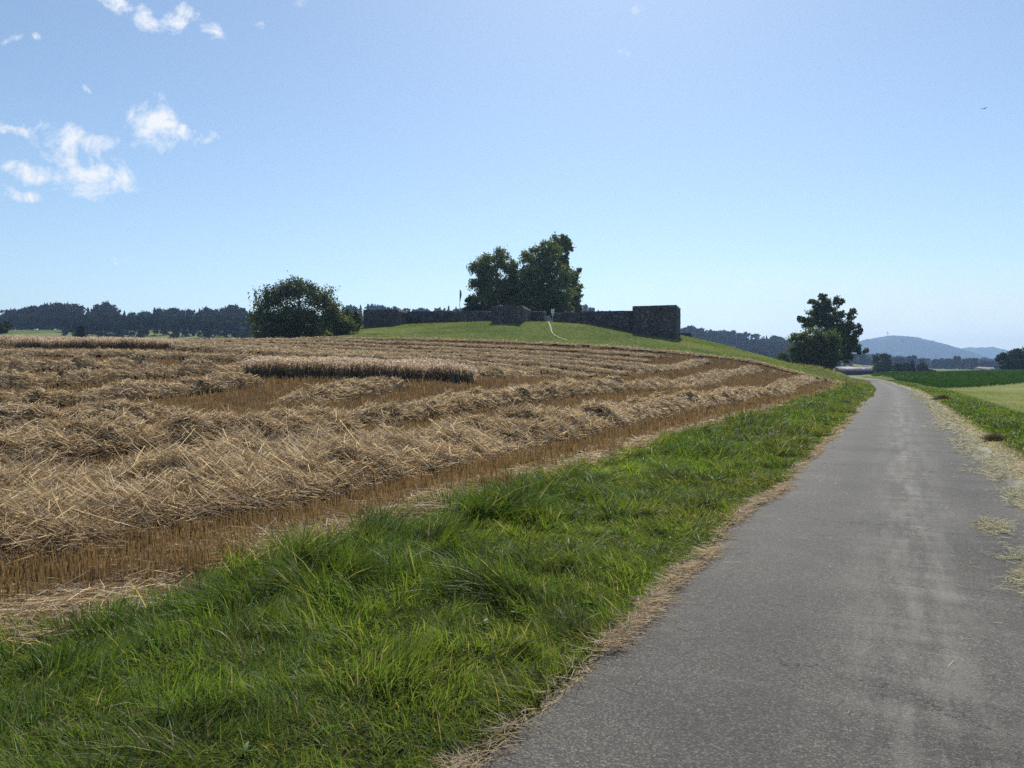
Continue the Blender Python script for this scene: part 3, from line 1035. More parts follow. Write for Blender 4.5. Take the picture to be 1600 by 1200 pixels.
def build_straw():
    # the heaped body of the swaths
    a = np.radians(np.linspace(-58, 36, 620))
    r = np.exp(np.arange(math.log(4.0), math.log(125), .0046))
    A, RR = np.meshgrid(a, r)
    X, Y = RR * np.sin(A), RR * np.cos(A)
    t, s = road_st(X, Y)
    h = swath_h(X, Y, t)
    fm = field_mask(X, Y, t) * (t < -5.6)
    h = np.where(in_wheat(X, Y), 0, h) * fm
    ok = h > .02
    Z = terrain(X, Y, t) + h * .92 - .06 + (fbm(X * 9, Y * 9, 71, 2) - .5) * .10 * sstep(.03, .15, h)
    na = len(a)
    i = np.arange(len(r) - 1)[:, None] * na
    j = np.arange(na - 1)[None, :]
    Fq = np.stack((i + j + 1, i + j, i + na + j, i + na + j + 1), -1)
    good = (ok[:-1, :-1] & ok[1:, :-1] & ok[:-1, 1:] & ok[1:, 1:])
    Fq = Fq[good]
    used = np.unique(Fq)
    mp = np.full(X.size, -1)
    mp[used] = np.arange(len(used))
    V0 = np.stack((X, Y, Z), -1).reshape(-1, 3)[used]
    F0 = mp[Fq]
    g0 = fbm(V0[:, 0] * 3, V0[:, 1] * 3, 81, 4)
    c0 = np.array((.07, .046, .024))[None] * (.5 + 1.0 * g0)[:, None]  # dark brown paints the shade in gaps between the stalks
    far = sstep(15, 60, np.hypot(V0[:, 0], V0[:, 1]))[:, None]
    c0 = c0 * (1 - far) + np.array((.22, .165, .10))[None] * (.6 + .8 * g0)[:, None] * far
    # loose stalks lying all over it
    x, y, r = polar_sample(1500000, 3.6, 122, -58, 34)
    t, s = road_st(x, y)
    fm = field_mask(x, y, t)
    h = swath_h(x, y, t)
    thin = .03 + .16 * sstep(.5, .72, fbm(x * .8, y * .8, 87, 3)) + 1.6 * np.exp(-((t + 5.0) / .5) ** 2) * sstep(.3, .55, fbm(x * .7, y * .7, 89, 2))
    p = np.where(h > .03 + .05 * rng.random(len(x)), 1.0, thin * .55) * (.35 + .65 * sstep(-4.5, -4.8, t))
    k = (t < -4.3) & ((fm > 0) | (t > -5.2)) & (y < np.interp(x, KB[:, 0], KB[:, 1])) & (rng.random(len(x)) < p) & ~in_wheat(x, y)
    x, y, r, t, h = x[k], y[k], r[k], t[k], h[k]
    n = len(x)
    z = terrain(x, y, t) + np.where(h > .02, h * .92 - .05 + (fbm(x * 9, y * 9, 71, 2) - .5) * .10 * sstep(.03, .15, h), .0)
    pile = sstep(.03, .2, h)
    comb_dir = fbm(x * .35, y * .35, 95, 2) * 9
    ang = np.where(rng.random(n) < .55, rng.uniform(0, 6.28, n), comb_dir + rng.normal(0, .8, n))
    up = rng.normal(.18, .40, n) * (.3 + .7 * pile) + .05
    up = np.where(rng.random(n) < .06 * pile, np.abs(rng.normal(.7, .3, n)), up)
    D = unit(np.stack((np.cos(ang), np.sin(ang), up), -1))
    L = rng.uniform(.12, .42, n) * (.8 + .5 * pile) * np.where(rng.random(n) < .06, 1.6, 1) * (1 - .40 * sstep(8, 28, r))
    W = .0042 * np.maximum(1, r / 5.5) ** .72 * rng.uniform(.5, 1.6, n)
    bend = rng.normal(0, .07, (n, 3)) * L[:, None]
    bend[:, 2] -= L * rng.uniform(.0, .22, n)
    P = np.stack((x, y, z + rng.uniform(0, .11, n) * np.maximum(pile, .7 * (t > -5.7)) * (1 - .6 * sstep(20, 60, r))), -1) - D * (L * .5)[:, None] * np.array((1, 1, .4))
    c = shade(n, (.36, .27, .17), (.88, .75, .55), .24, f=rng.random(n) ** 1.15)
    brown = (rng.random(n) < .40)[:, None]
    c = np.where(brown, shade(n, (.14, .095, .05), (.27, .185, .10)), c)
    K = 2
    V1, F1 = ribbons(P, D, L, W, bend, K, taper=.7)
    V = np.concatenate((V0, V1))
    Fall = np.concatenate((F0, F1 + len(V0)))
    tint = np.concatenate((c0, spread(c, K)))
    o = mesh_np('straw', V, Fall, [M_STRAW, M_SHADED_CORE], tint=tint, midx=np.concatenate((np.ones(len(F0)), np.zeros(len(F1)))))
    tag(o, 'long rows of pale cut straw heaped across the harvested field', 'straw', kind='stuff')


def build_stubble():
    x, y, r = polar_sample(330000, 3.6, 118, -58, 34)
    t, s = road_st(x, y)
    # drilled rows 14 cm apart, parallel to the road
    tq = np.round(t / .14) * .14 + rng.normal(0, .012, len(t))
    far = r > 30
    dt = np.where(far, 0, tq - t)
    x = x + dt * DY
    y = y - dt * DX
    t = t + dt
    h = swath_h(x, y, t)
    fm = field_mask(x, y, t)
    k = (fm > 0) & (h < .12) & (rng.random(len(x)) < .35 + .9 * sstep(.3, .55, fbm(x * 2.2, y * 2.2, 97, 3))) & ~in_wheat(x, y) & (t < -5.15 + (fbm(x * .7, y * .7, 89, 2) - .5) * -1.4)
    x, y, r, t = x[k], y[k], r[k], t[k]
    n = len(x)
    z = terrain(x, y, t)
    ang = rng.uniform(0, 6.28, n)
    lean = np.abs(rng.normal(0, .16, n))
    D = unit(np.stack((np.cos(ang) * lean, np.sin(ang) * lean, np.ones(n)), -1))
    L = rng.uniform(.09, .21, n)
    W = .0038 * np.maximum(1, r / 5.5) ** .9 * rng.uniform(.7, 1.4, n)
    c = shade(n, (.13, .088, .044), (.29, .20, .105), .35)
    V, Fq = ribbons(np.stack((x, y, z - .01), -1), D, L, W, np.zeros((n, 3)), 1, taper=.9, side=unit(np.cross(D, np.stack((x * 0 + .2, -y * 0 + 1, x * 0), -1) + rng.normal(0, .5, (n, 3)))))
    o = mesh_np('stubble', V, Fq, M_STRAW, tint=spread(c, 1))
    tag(o, 'brown upright stubble left standing between the straw rows', 'stubble', kind='stuff')


def build_wheat(poly, n, label):
    lo, hi = poly.min(0), poly.max(0)
    x = rng.uniform(lo[0], hi[0], n * 2)
    y = rng.uniform(lo[1], hi[1], n * 2)
    jx, jy = (fbm(x * .8, y * .8, 301, 3) - .5) * 2.2, (fbm(x * .8, y * .8, 302, 3) - .5) * 1.6
    k = in_poly(x + jx, y + jy, poly)
    x, y = x[k], y[k]
    n = len(x)
    z = terrain(x, y)
    L = rng.uniform(.5, .85, n) * (.72 + .5 * fbm(x * .7, y * .7, 305, 3))
    ang = rng.uniform(0, 6.28, n)
    lean = np.abs(rng.normal(0, .16, n))
    D = unit(np.stack((np.cos(ang) * lean, np.sin(ang) * lean, np.ones(n)), -1))
    P = np.stack((x, y, z - .02), -1)
    W = rng.uniform(.02, .035, n)
    Bz = np.stack((np.cos(ang) * .05, np.sin(ang) * .05, x * 0), -1)
    c1 = shade(n, (.31, .262, .20), (.47, .405, .32), .2)
    V1, F1 = ribbons(P, D, L, W, Bz, 2, taper=.6)
    # nodding ears
    P2 = P + D * L[:, None] + Bz
    D2 = unit(D + np.stack((np.cos(ang) * .7, np.sin(ang) * .7, x * 0), -1))
    L2 = rng.uniform(.08, .13, n)
    V2, F2 = ribbons(P2, D2, L2, W * 1.7, np.stack((x * 0, x * 0, -L2 * .5), -1), 1, taper=.4)
    c2 = shade(n, (.36, .295, .235), (.52, .44, .36), .2)
    o = mesh_np('standing_wheat', np.concatenate((V1, V2)), np.concatenate((F1, F2 + len(V1))), M_WHEAT, tint=np.concatenate((spread(c1, 2), spread(c2, 1))))
    tag(o, label, 'wheat', kind='stuff')


build_straw()
build_stubble()
build_wheat(WHEAT[0], 16000, 'island of uncut grey-brown wheat amid the straw rows')
build_wheat(WHEAT[1], 16000, 'smaller uncut wheat block in front of the long wheat edge, far left')
build_wheat(WHEAT[2], 30000, 'long edge of uncut wheat at the far left crest of the field')


def build_litter():
    """Dry bleached grass and straw along the crumbled left edge, hay clippings on the right half of the road."""
    n = 17000
    s = np.exp(rng.uniform(math.log(2.0), math.log(45), n)) - 1.2
    s = s[rng.random(n) < .15 + 1.1 * sstep(.35, .65, fbm(s * 1.4, s * 0, 409, 3))]
    n = len(s)
    el = -1.50 + (fbm(s * .45, s * 0, 61, 4) - .5) * .30
    t = el + .0 + rng.normal(0, .03, n) + np.where(rng.random(n) < .04, rng.exponential(.12, n), 0)
    x, y = road_pt(s, t)
    r = np.hypot(x, y)
    ang = rng.uniform(0, 6.28, n)
    D = unit(np.stack((np.cos(ang), np.sin(ang), np.abs(rng.normal(.08, .12, n))), -1))
    L = rng.uniform(.04, .14, n)
    W = .0028 * np.maximum(1, r / 3.5) ** .8
    z = np.where(t > el, .014, .03) + rng.uniform(0, .02, n)
    c = shade(n, (.30, .235, .155), (.58, .48, .35), .25)
    V, Fq = ribbons(np.stack((x, y, z), -1), D, L, W, rng.normal(0, .02, (n, 3)) * np.array((1, 1, .2)), 2, taper=.7)
    parts = [(V, Fq, spread(c, 2))]
    # hay on the right of the road
    n = 55000
    s = np.exp(rng.uniform(math.log(3.0), math.log(80), n)) - 1.2
    lobe = fbm(s * .55, s * 0 + 4, 401, 3)
    t = 1.32 - np.abs(rng.normal(0, 1, n)) * (.04 + .22 * sstep(.45, .72, lobe)) + rng.uniform(-.06, .62, n) * (.45 + .55 * sstep(8, 16, s))
    clump = fbm(s * 2.0, t * 5.0, 403, 3)
    k = rng.random(n) < .08 + sstep(.42, .6, clump)
    s, t = s[k], t[k]
    big = rng.random(16000)
    s2 = np.concatenate((rng.normal(7.05, .38, 13000), rng.normal(9.05, .22, 1500), rng.normal(6.2, .3, 1500)))
    t2 = np.concatenate((rng.normal(1.1, .17, 13000), rng.normal(.86, .07, 1500), rng.normal(1.3, .12, 1500)))
    k = fbm(s2 * 3, t2 * 4.5, 407, 3) > .40
    s, t = np.concatenate((s, s2[k])), np.concatenate((t, t2[k]))
    # a few stray bits anywhere on the asphalt
    s3, t3 = rng.uniform(1.5, 14, 260), rng.uniform(-1.4, 1.4, 260)
    s, t = np.concatenate((s, s3)), np.concatenate((t, t3))
    n = len(s)
    x, y = road_pt(s, t)
    r = np.hypot(x, y)
    ang = rng.uniform(0, 6.28, n)
    D = unit(np.stack((np.cos(ang), np.sin(ang), np.abs(rng.normal(.08, .22, n))), -1))
    L = rng.uniform(.02, .10, n) * (1 + .6 * sstep(8, 40, r))
    W = .0024 * np.maximum(1, r / 4) ** .9
    z = np.where(np.abs(t) < 1.7, .012, .02) + rng.uniform(0, .035, n) * fbm(s * 6, t * 6, 413, 2)
    c = shade(n, (.27, .255, .17), (.60, .585, .46), .28)
    V, Fq = ribbons(np.stack((x, y, z), -1), D, L, W, rng.normal(0, .012, (n, 3)) * np.array((1, 1, .2)), 1, taper=.7)
    parts.append((V, Fq, spread(c, 1)))
    V = np.concatenate([p[0] for p in parts])
    off = np.cumsum([0] + [len(p[0]) for p in parts])
    Fq = np.concatenate([p[1] + o for p, o in zip(parts, off)])
    o = mesh_np('dry_grass_litter', V, Fq, M_STRAW, tint=np.concatenate([p[2] for p in parts]))
    tag(o, 'bleached dry grass and hay clippings lying along the road edges', 'litter', kind='stuff')


build_litter()


# ---- maize / beet crop right of the road
def build_crop():
    lo, hi = CORN.min(0), CORN.max(0)
    n = 150000
    # denser near the front edge
    r = np.exp(rng.uniform(math.log(85), math.log(420), n))
    a = np.radians(rng.uniform(24, 42, n))
    x, y = r * np.sin(a), r * np.cos(a)
    k = in_poly(x, y, CORN)
    x, y, r = x[k], y[k], r[k]
    n = len(x)
    z = terrain(x, y)
    h = rng.uniform(.55, .85, n)
    ang = rng.uniform(0, 6.28, n)
    base_h = rng.uniform(0, .8, n) * h
    D = unit(np.stack((np.cos(ang) * .8, np.sin(ang) * .8, np.ones(n)), -1))
    L = (h - base_h) * .9 + .2
    B = np.stack((np.cos(ang) * .25, np.sin(ang) * .25, -L * .5), -1)
    W = .06 * (r / 90) ** .9 * rng.uniform(.7, 1.3, n)
    c = shade(n, (.03, .075, .02), (.06, .125, .03), .25)
    V, Fq = ribbons(np.stack((x, y, z + base_h), -1), D, L, W, B, 2)
    o = mesh_np('maize_crop', V, Fq, M_CROP, tint=spread(c, 2))
    tag(o, 'dark green maize crop right of the road bend, behind the mown meadow', 'maize', kind='stuff')


build_crop()


# narrow trodden path up the mound to the gap in the wall
def build_path():
    pts = np.array([P3(*p)[:2] for p in [(886, 531, 105), (866, 525, 110), (862, 519, 114), (859, 511, 120), (855, 504.5, 126.5)]])
    u = np.linspace(0, len(pts) - 1, 60)
    cx = np.interp(u, range(len(pts)), pts[:, 0]) + (fbm(u * 2, u * 0, 5, 2) - .5) * .5
    cy = np.interp(u, range(len(pts)), pts[:, 1])
    w = .03 + .17 * fbm(u * 1.3, u * 0, 9, 3)
    V = []
    for sgn in (-1, 1):
        x = cx + sgn * w
        V.append(np.stack((x, cy, terrain(x, cy) + .07), -1))
    V = np.stack(V, 1)
    i = np.arange(len(u) - 1)[:, None] * 2
    Fq = np.concatenate((i, i + 1, i + 3, i + 2), 1)
    o = mesh_np('path', V.reshape(-1, 3), Fq, plain_mat('trodden_path', (.22, .225, .13), (.34, .335, .22), 2))
    tag(o, kind='structure')


build_path()


# ------------------------------------------------------------------ hills in the distance
def build_hills():
    prof = np.array([(1180, 566), (1260, 556), (1310, 543), (1345, 532), (1368, 526), (1388, 523), (1412, 523.5), (1428, 527), (1445, 532), (1462, 540), (1474, 547), (1486, 553), (1530, 566), (1600, 574)], float)
    prof2 = np.array([(1380, 566), (1440, 559), (1484, 552), (1499, 545), (1512, 541.5), (1530, 542.5), (1548, 541.5), (1562, 545), (1574, 553), (1600, 562), (1660, 572)], float)
    for name, P, Zc, half, label in (('hills', prof, 4300, 750, None), ('hills', prof2, 5500, 560, None)):
        px = np.linspace(P[0, 0], P[-1, 0], 420)
        py = np.interp(px, P[:, 0], P[:, 1])
        ker = np.exp(-np.linspace(-2, 2, 17) ** 2)
        py = np.convolve(np.pad(py, 8, 'edge'), ker / ker.sum(), 'valid')
        X = (px - 800) / F * Zc
        H = EYE + (582 - py) / F * Zc
        v = np.linspace(-1, 1, 60)
        XX, VV = np.meshgrid(X, v)
        HH = np.broadcast_to(H, XX.shape) * np.clip(1 - np.abs(VV) ** 1.6, 0, 1)
        YY = Zc + VV * half
        rough = (fbm(XX * .03, YY * .03, 501, 3) - .5) * 16 + (fbm(XX * .006, YY * .006, 505, 3) - .5) * 9
        HH = HH + rough * sstep(0, 30, HH) - 6
        n = len(px)
        i = np.arange(len(v) - 1)[:, None] * n
        j = np.arange(n - 1)[None, :]
        Fq = np.stack((i + j, i + j + 1, i + n + j + 1, i + n + j), -1).reshape(-1, 4)
        m, N, Lk = nt('wooded_slope')
        t = N('ShaderNodeTexCoord')
        b = N('ShaderNodeBsdfPrincipled')
        f = noise_node(N, Lk, t.outputs['Object'], .004, 6, .6)
        f2 = noise_node(N, Lk, t.outputs['Object'], .05, 4, .6)
        c = ramp(N, Lk, f, [(.45, (.035, .055, .025)), (.62, (.04, .065, .03)), (.66, (.10, .14, .05)), (.8, (.13, .16, .06))])
        c = mixc(N, Lk, .6, c, ramp(N, Lk, f2, [(.3, (.5, .5, .5)), (.7, (1.3, 1.3, 1.3))]), 'MULTIPLY')
        Lk(c, b.inputs['Base Color'])
        b.inputs['Roughness'].default_value = 1
        b.inputs['Specular IOR Level'].default_value = 0
        o_ = N('ShaderNodeOutputMaterial')
        Lk(b.outputs[0], o_.inputs['Surface'])
        o = mesh_np(name, np.stack((XX, YY, HH), -1).reshape(-1, 3), Fq, m)
        tag(o, kind='structure')


build_hills()


# ------------------------------------------------------------------ trees
def leaf_cloud(blobs, n, size, seed, clump=.34, flat=.55, sub=26, shell=.62, weights=None):
    """Leaf faces gathered in sprays inside a set of ellipsoids (cx,cy,cz,rx,ry,rz)."""
    g = np.random.default_rng(seed)
    B = np.array(blobs, float)
    wgt = (B[:, 3] * B[:, 4] * B[:, 5]) ** (2 / 3.)
    ns = max(1, int(sub))
    cent, rad = [], []
    for b, w in zip(B, wgt):
        k = ns
        d = g.normal(size=(k, 3))
        d /= np.linalg.norm(d, axis=1)[:, None]
        rr = shell + (1 - shell) * g.random(k) ** .6
        rr[: k // 5] *= g.random(k // 5)
        cent.append(b[:3] + d * rr[:, None] * b[3:6])
        rad.append(np.full(k, clump * (b[3] * b[4] * b[5]) ** (1 / 3.)) * g.uniform(.6, 1.3, k))
    if weights is not None:
        wgt = wgt * np.array(weights)
    prob = np.repeat(wgt / ns, ns)
    prob = prob / prob.sum()
    cent = np.concatenate(cent)
    rad = np.concatenate(rad)
    pick = g.choice(len(cent), n, p=prob)
    off = g.normal(size=(n, 3)) * .55
    off[:, 2] *= .8
    p = cent[pick] + off * rad[pick][:, None]
    nd = g.normal(size=(n, 3))
    nd[:, 2] = nd[:, 2] * flat + .3
    nd = unit(nd)
    a = unit(np.cross(nd, g.normal(size=(n, 3))))
    b = np.cross(nd, a)
    sz = size * g.uniform(.6, 1.35, n)
    L, W = (sz * .62)[:, None], (sz * .40)[:, None]
    bowl = nd * (sz * .12)[:, None]
    V = np.stack((p - a * L, p - b * W + bowl, p + a * L, p + b * W + bowl), 1).reshape(-1, 3)
    i = np.arange(n)[:, None] * 4
    Fq = np.concatenate((i, i + 1, i + 2, i + 3), 1)
    tone = g.uniform(.7, 1.25, len(cent))[pick] * g.uniform(.8, 1.2, n)
    return V, Fq, np.repeat(tone, 4)


def tube(pts, rads, sides=7):
    pts = np.array(pts, float)
    n = len(pts)
    tang = unit(np.gradient(pts, axis=0))
    ref = np.array((0.31, .95, .05))
    a = unit(np.cross(tang, ref))
    b = np.cross(tang, a)
    th = np.linspace(0, 2 * np.pi, sides, endpoint=False)
    ring = a[:, None] * np.cos(th)[None, :, None] + b[:, None] * np.sin(th)[None, :, None]
    V = (pts[:, None] + ring * np.array(rads)[:, None, None]).reshape(-1, 3)
    i = np.arange(n - 1)[:, None] * sides
    j = np.arange(sides)[None, :]
    j2 = (j + 1) % sides
    Fq = np.stack((i + j, i + j2, i + sides + j2, i + sides + j), -1).reshape(-1, 4)
    return V, Fq


def join(parts):
    off = np.cumsum([0] + [len(p[0]) for p in parts])
    return np.concatenate([p[0] for p in parts]), np.concatenate([p[1] + o for p, o in zip(parts, off)])


def limbs(blobs, trunk_r, seed, fork=.25, stems=1):
    """Tapered trunk from the origin with a limb into every leaf mass."""
    g = np.random.default_rng(seed)
    B = np.array(blobs, float)
    top = B[:, 2].max()
    cx, cy = np.average(B[:, 0], weights=B[:, 3]), np.average(B[:, 1], weights=B[:, 3])
    nodes = [np.array((0, 0, -.3)), np.array((cx * .1, cy * .1, top * fork * .5)), np.array((cx * .3, cy * .3, top * fork)), np.array((cx * .7, cy * .7, top * .6)), np.array((cx, cy, top * .92))]
    parts = [tube(nodes, [trunk_r * 1.25, trunk_r, trunk_r * .85, trunk_r * .45, trunk_r * .08])]
    for b in B:
        k = np.clip(b[2] / top * .75, fork * .8, .85) * top
        zz = [q[2] for q in nodes]
        st = np.array([np.interp(k * .8, zz, [q[i] for q in nodes]) for i in range(3)])
        end = b[:3] + np.array((0, 0, b[5] * .3))
        mid = (st + end) / 2 + g.normal(0, .06, 3) * np.linalg.norm(end - st) + np.array((0, 0, -.05 * np.linalg.norm(end - st)))
        r0 = trunk_r * .42
        parts.append(tube([st, mid, end], [r0, r0 * .55, r0 * .12], 5))
        for q in range(3):
            e2 = b[:3] + g.normal(0, .6, 3) * b[3:6]
            parts.append(tube([mid * .4 + end * .6, (mid * .4 + end * .6 + e2) / 2 + g.normal(0, .1, 3), e2], [r0 * .3, r0 * .18, r0 * .05], 4))
    return join(parts)


def blobs_from_photo(items, Z, base, depth=1.0, seed=0, jitter=.5):
    """Leaf masses outlined in the photo become ellipsoids at real distance with real depth, spread front to back."""
    g = np.random.default_rng(seed)
    k = Z / F
    out = []
    for (px, py, rx, ry) in items:
        c = pix(px, py, Z)
        dy = g.uniform(-1, 1) * jitter * 20 * k
        out.append((c[0] - base[0], dy * depth, c[2] - base[2], rx * k, (rx + ry) / 2 * k * depth, ry * k))
    return out


def tree_thing(name, items, Z, basepx, n, size, label, cat, seed, c1, c2, trunk_r=.35, mat=None, group=None, fork=.2, clump=.34, sub=26, jitter=.5, shell=.62, extra=None, depth=1.0, weights=None):
    bx = pix(basepx, 500, Z)[0]
    base = np.array((bx, Z, ground_z(bx, Z)))
    bl = blobs_from_photo(items, Z, base, seed=seed, jitter=jitter, depth=depth)
    root = empty(name, tuple(base), label, cat, group)
    V, Fq = limbs(bl, trunk_r, seed, fork)
    mesh_np('trunk', V, Fq, M_BARK, parent=root, smooth=True)
    V, Fq, tone = leaf_cloud(bl, n, size, seed, clump=clump, sub=sub, shell=shell, weights=weights)
    g = np.random.default_rng(seed + 1)
    f = np.repeat(g.random(n), 4)[:, None]
    tint = (np.array(c1) * (1 - f) + np.array(c2) * f) * tone[:, None]
    if extra is not None:
        V2, F2, T2 = extra(base, g)
        Fq = np.concatenate((Fq, F2 + len(V)))
        V = np.concatenate((V, V2))
        tint = np.concatenate((tint, T2))
    # keep the skirt of the crown above the ground
    V[:, 2] = np.maximum(V[:, 2], -.1 + .0 * V[:, 2])
    mesh_np('crown', V, Fq, mat or M_LEAF, tint=tint, parent=root)
    return root


LIME1 = [(772, 408, 25, 20), (752, 420, 17, 14), (795, 425, 14, 22), (750, 445, 14, 17), (775, 445, 26, 24), (797, 455, 18, 22), (757, 470, 20, 20), (785, 474, 25, 20), (741, 442, 6, 7), (742, 470, 9, 14), (760, 486, 22, 12), (790, 488, 22, 12), (808, 437, 11, 16), (810, 460, 14, 20), (806, 482, 14, 14)]
LIME2 = [(850, 389, 20, 16), (828, 403, 15, 15), (858, 405, 22, 20), (838, 428, 26, 24), (868, 428, 23, 25), (822, 442, 14, 22), (845, 460, 30, 26), (874, 466, 22, 24), (820, 472, 18, 20), (845, 484, 30, 14), (875, 487, 20, 12), (848, 456, 22, 18), (850, 474, 22, 16), (832, 446, 16, 14)]
LIME3 = [(875, 379, 16, 12), (881, 374, 9, 8), (888, 386, 8, 9), (872, 398, 13, 12), (879, 410, 9, 9), (884, 422, 9, 9), (905, 422, 3.5, 5), (898, 431, 6, 5), (899, 447, 10, 11), (904, 459, 7, 8), (893, 465, 14, 12), (904, 480, 6, 7), (885, 440, 14, 16), (890, 484, 16, 10)]
LC1, LC2 = (.085, .12, .045), (.19, .22, .08)
tree_thing('lime_tree', LIME1, 152, 772, 32000, .32, 'dark round-crowned tree inside the ruin, lowest and leftmost of the three tall ones', 'tree', 11, LC1, LC2, .45, clump=.33, sub=20)
tree_thing('lime_tree', LIME2, 150, 850, 36000, .33, 'dark broad-crowned tree behind the wall gap, middle of the three tall ones', 'tree', 12, LC1, LC2, .5, clump=.33, sub=20)
tree_thing('lime_tree', LIME3, 160, 886, 20000, .34, 'tallest narrow dark tree at the right end of the clump in the ruin', 'tree', 13, LC1, LC2, .45, clump=.33, sub=20)
tree_thing('shrub', [(733, 472, 8, 8), (738, 480, 10, 9), (728, 484, 5, 5)], 150, 735, 2600, .28, 'small pale-tipped bush peeping over the wall left of the tall trees', 'bush', 14, (.04, .07, .02), (.09, .12, .04), .08)

OAK = [(1287, 463, 6, 6), (1285, 476, 9, 10), (1272, 472, 7, 5), (1307, 472, 7, 9), (1276, 488, 13, 9), (1293, 490, 17, 14), (1250, 499, 7, 4.5), (1263, 505, 13, 8), (1304, 498, 14, 12), (1317, 491, 6, 5), (1330, 490, 6, 8),
       (1327, 505, 11, 10), (1326, 520, 12, 10), (1339, 515, 6, 9), (1326, 542, 12, 9), (1341, 546, 8, 7), (1351, 548, 4, 4), (1319, 557, 9, 8), (1326, 564, 4, 5), (1300, 520, 17, 13), (1308, 540, 13, 15), (1300, 560, 10, 12), (1316, 530, 12, 10), (1290, 478, 9, 9), (1315, 512, 12, 10), (1334, 530, 9, 9), (1284, 502, 14, 9)]
tree_thing('oak_tree', OAK, 152, 1297, 24000, .34, 'dark oak with ragged open crown by the road bend', 'tree', 21, (.055, .08, .027), (.115, .14, .045), .45, fork=.12, clump=.33, sub=22, jitter=.35)
HAW = [(1247, 531, 12, 12), (1266, 527, 17, 12), (1289, 529, 19, 14), (1300, 536, 12, 16), (1250, 548, 18, 13), (1270, 546, 21, 16), (1292, 550, 19, 18), (1224, 557, 9, 6), (1238, 560, 13, 8), (1275, 561, 18, 10), (1297, 566, 11, 12), (1255, 565, 14, 7)]
tree_thing('hawthorn_bush', HAW, 140, 1275, 20000, .28, 'broad green bush in front of the ragged oak by the road bend', 'bush', 22, (.07, .10, .033), (.15, .175, .055), .2, clump=.4, sub=30, jitter=.3)

WIL_THIN = 475
WIL = [(440, 462, 28, 20), (470, 455, 28, 18), (500, 466, 24, 20), (420, 478, 22, 22), (460, 482, 38, 24), (503, 487, 28, 24), (410, 503, 19, 20), (450, 508, 42, 18), (498, 508, 36, 18), (522, 497, 16, 18), (430, 520, 30, 9), (480, 520, 40, 9), (405, 520, 12, 9), (445, 500, 34, 16), (450, 512, 30, 14), (470, 498, 30, 16), (533, 500, 16, 16), (545, 508, 14, 13), (528, 485, 12, 12)]


def wisps(base, g):
    """Thin upright sprays above the willow's crown."""
    pts, tone = [], []
    k = 118 / F
    for _ in range(460):
        px = g.uniform(405, 520)
        top = np.interp(px, [395, 420, 455, 465, 485, 505, 525], [476, 452, 440, 438, 442, 456, 482]) + abs(g.normal(0, 6)) - 3
        c = pix(px, top, 118) - base
        c[1] = g.normal(0, 2.0)
        lean = g.normal(0, .5)
        for q in range(18):
            u = q / 17
            pts.append(c + np.array((lean * (1 - u) * 1.0, 0, -u * 1.9)) + g.normal(0, .12, 3) * (.5 + u))
    p = np.array(pts)
    n = len(p)
    a = unit(g.normal(size=(n, 3)))
    b = unit(np.cross(a, g.normal(size=(n, 3))))
    s = g.uniform(.10, .24, n)[:, None]
    V = np.stack((p - a * s, p - b * s * .45, p + a * s, p + b * s * .45), 1).reshape(-1, 3)
    i = np.arange(n)[:, None] * 4
    T = np.repeat(np.array((.05, .07, .03))[None] * g.uniform(.7, 1.3, (n, 1)), 4, 0)
    return V, np.concatenate((i, i + 1, i + 2, i + 3), 1), T


tree_thing('willow_tree', WIL, 118, 465, 26000, .25, 'wide domed willow with wispy top at the far edge of the straw field', 'tree', 31, (.075, .10, .04), (.16, .19, .08), .3, clump=.42, sub=26, extra=wisps, fork=.1, jitter=.35, weights=[.48 if w[1] < WIL_THIN else (.6 if w[1] < 490 else 1.25) for w in WIL])
tree_thing('shrub', [(548, 494, 12, 10), (556, 500, 10, 10), (540, 504, 16, 12), (555, 510, 10, 8), (530, 516, 14, 8)], 122, 545, 7000, .25, 'low bush between the domed willow and the left end of the wall', 'bush', 32, (.04, .062, .02), (.08, .1, .03), .12, clump=.4)

# single trees in the plain on the right
FC1, FC2 = (.03, .05, .02), (.055, .08, .03)


def conifer(h, r, n, size, seed):
    g = np.random.default_rng(seed)
    u = g.random(n) ** .75
    zz = h * (.06 + .94 * (1 - u))
    tier = .75 + .35 * np.abs(np.sin(zz / h * 26))
    rad = r * u * tier * g.random(n) ** .35
    a = g.uniform(0, 6.283, n)
    p = np.stack((rad * np.cos(a), rad * np.sin(a), zz - rad * .25), -1)
    d = unit(np.stack((np.cos(a), np.sin(a), np.full(n, -.35)), -1) + g.normal(0, .35, (n, 3)))
    b = unit(np.cross(d, g.normal(size=(n, 3))))
    s = size * g.uniform(.6, 1.3, n)[:, None]
    V = np.stack((p - d * s * .6, p - b * s * .35, p + d * s * .8, p + b * s * .35), 1).reshape(-1, 3)
    i = np.arange(n)[:, None] * 4
    return V, np.concatenate((i, i + 1, i + 2, i + 3), 1), np.repeat(g.uniform(.7, 1.3, n), 4)


def conifer_thing(name, px, top, Z, w, label, seed, group=None, n=1600):
    bx = pix(px, 500, Z)[0]
    base = (bx, Z, ground_z(bx, Z))
    h = pix(px, top, Z)[2] - base[2]
    root = empty(name, base, label, 'tree', group)
    V, Fq = tube([(0, 0, -.3), (0, 0, h * .5), (0, 0, h * .97)], [h * .018, h * .012, .02], 6)
    mesh_np('trunk', V, Fq, M_BARK, parent=root)
    V, Fq, tone = conifer(h, w * Z / F, n, .8, seed)
    mesh_np('crown', V, Fq, M_FARLEAF, tint=np.array((.028, .045, .022))[None] * tone[:, None], parent=root)
    return root


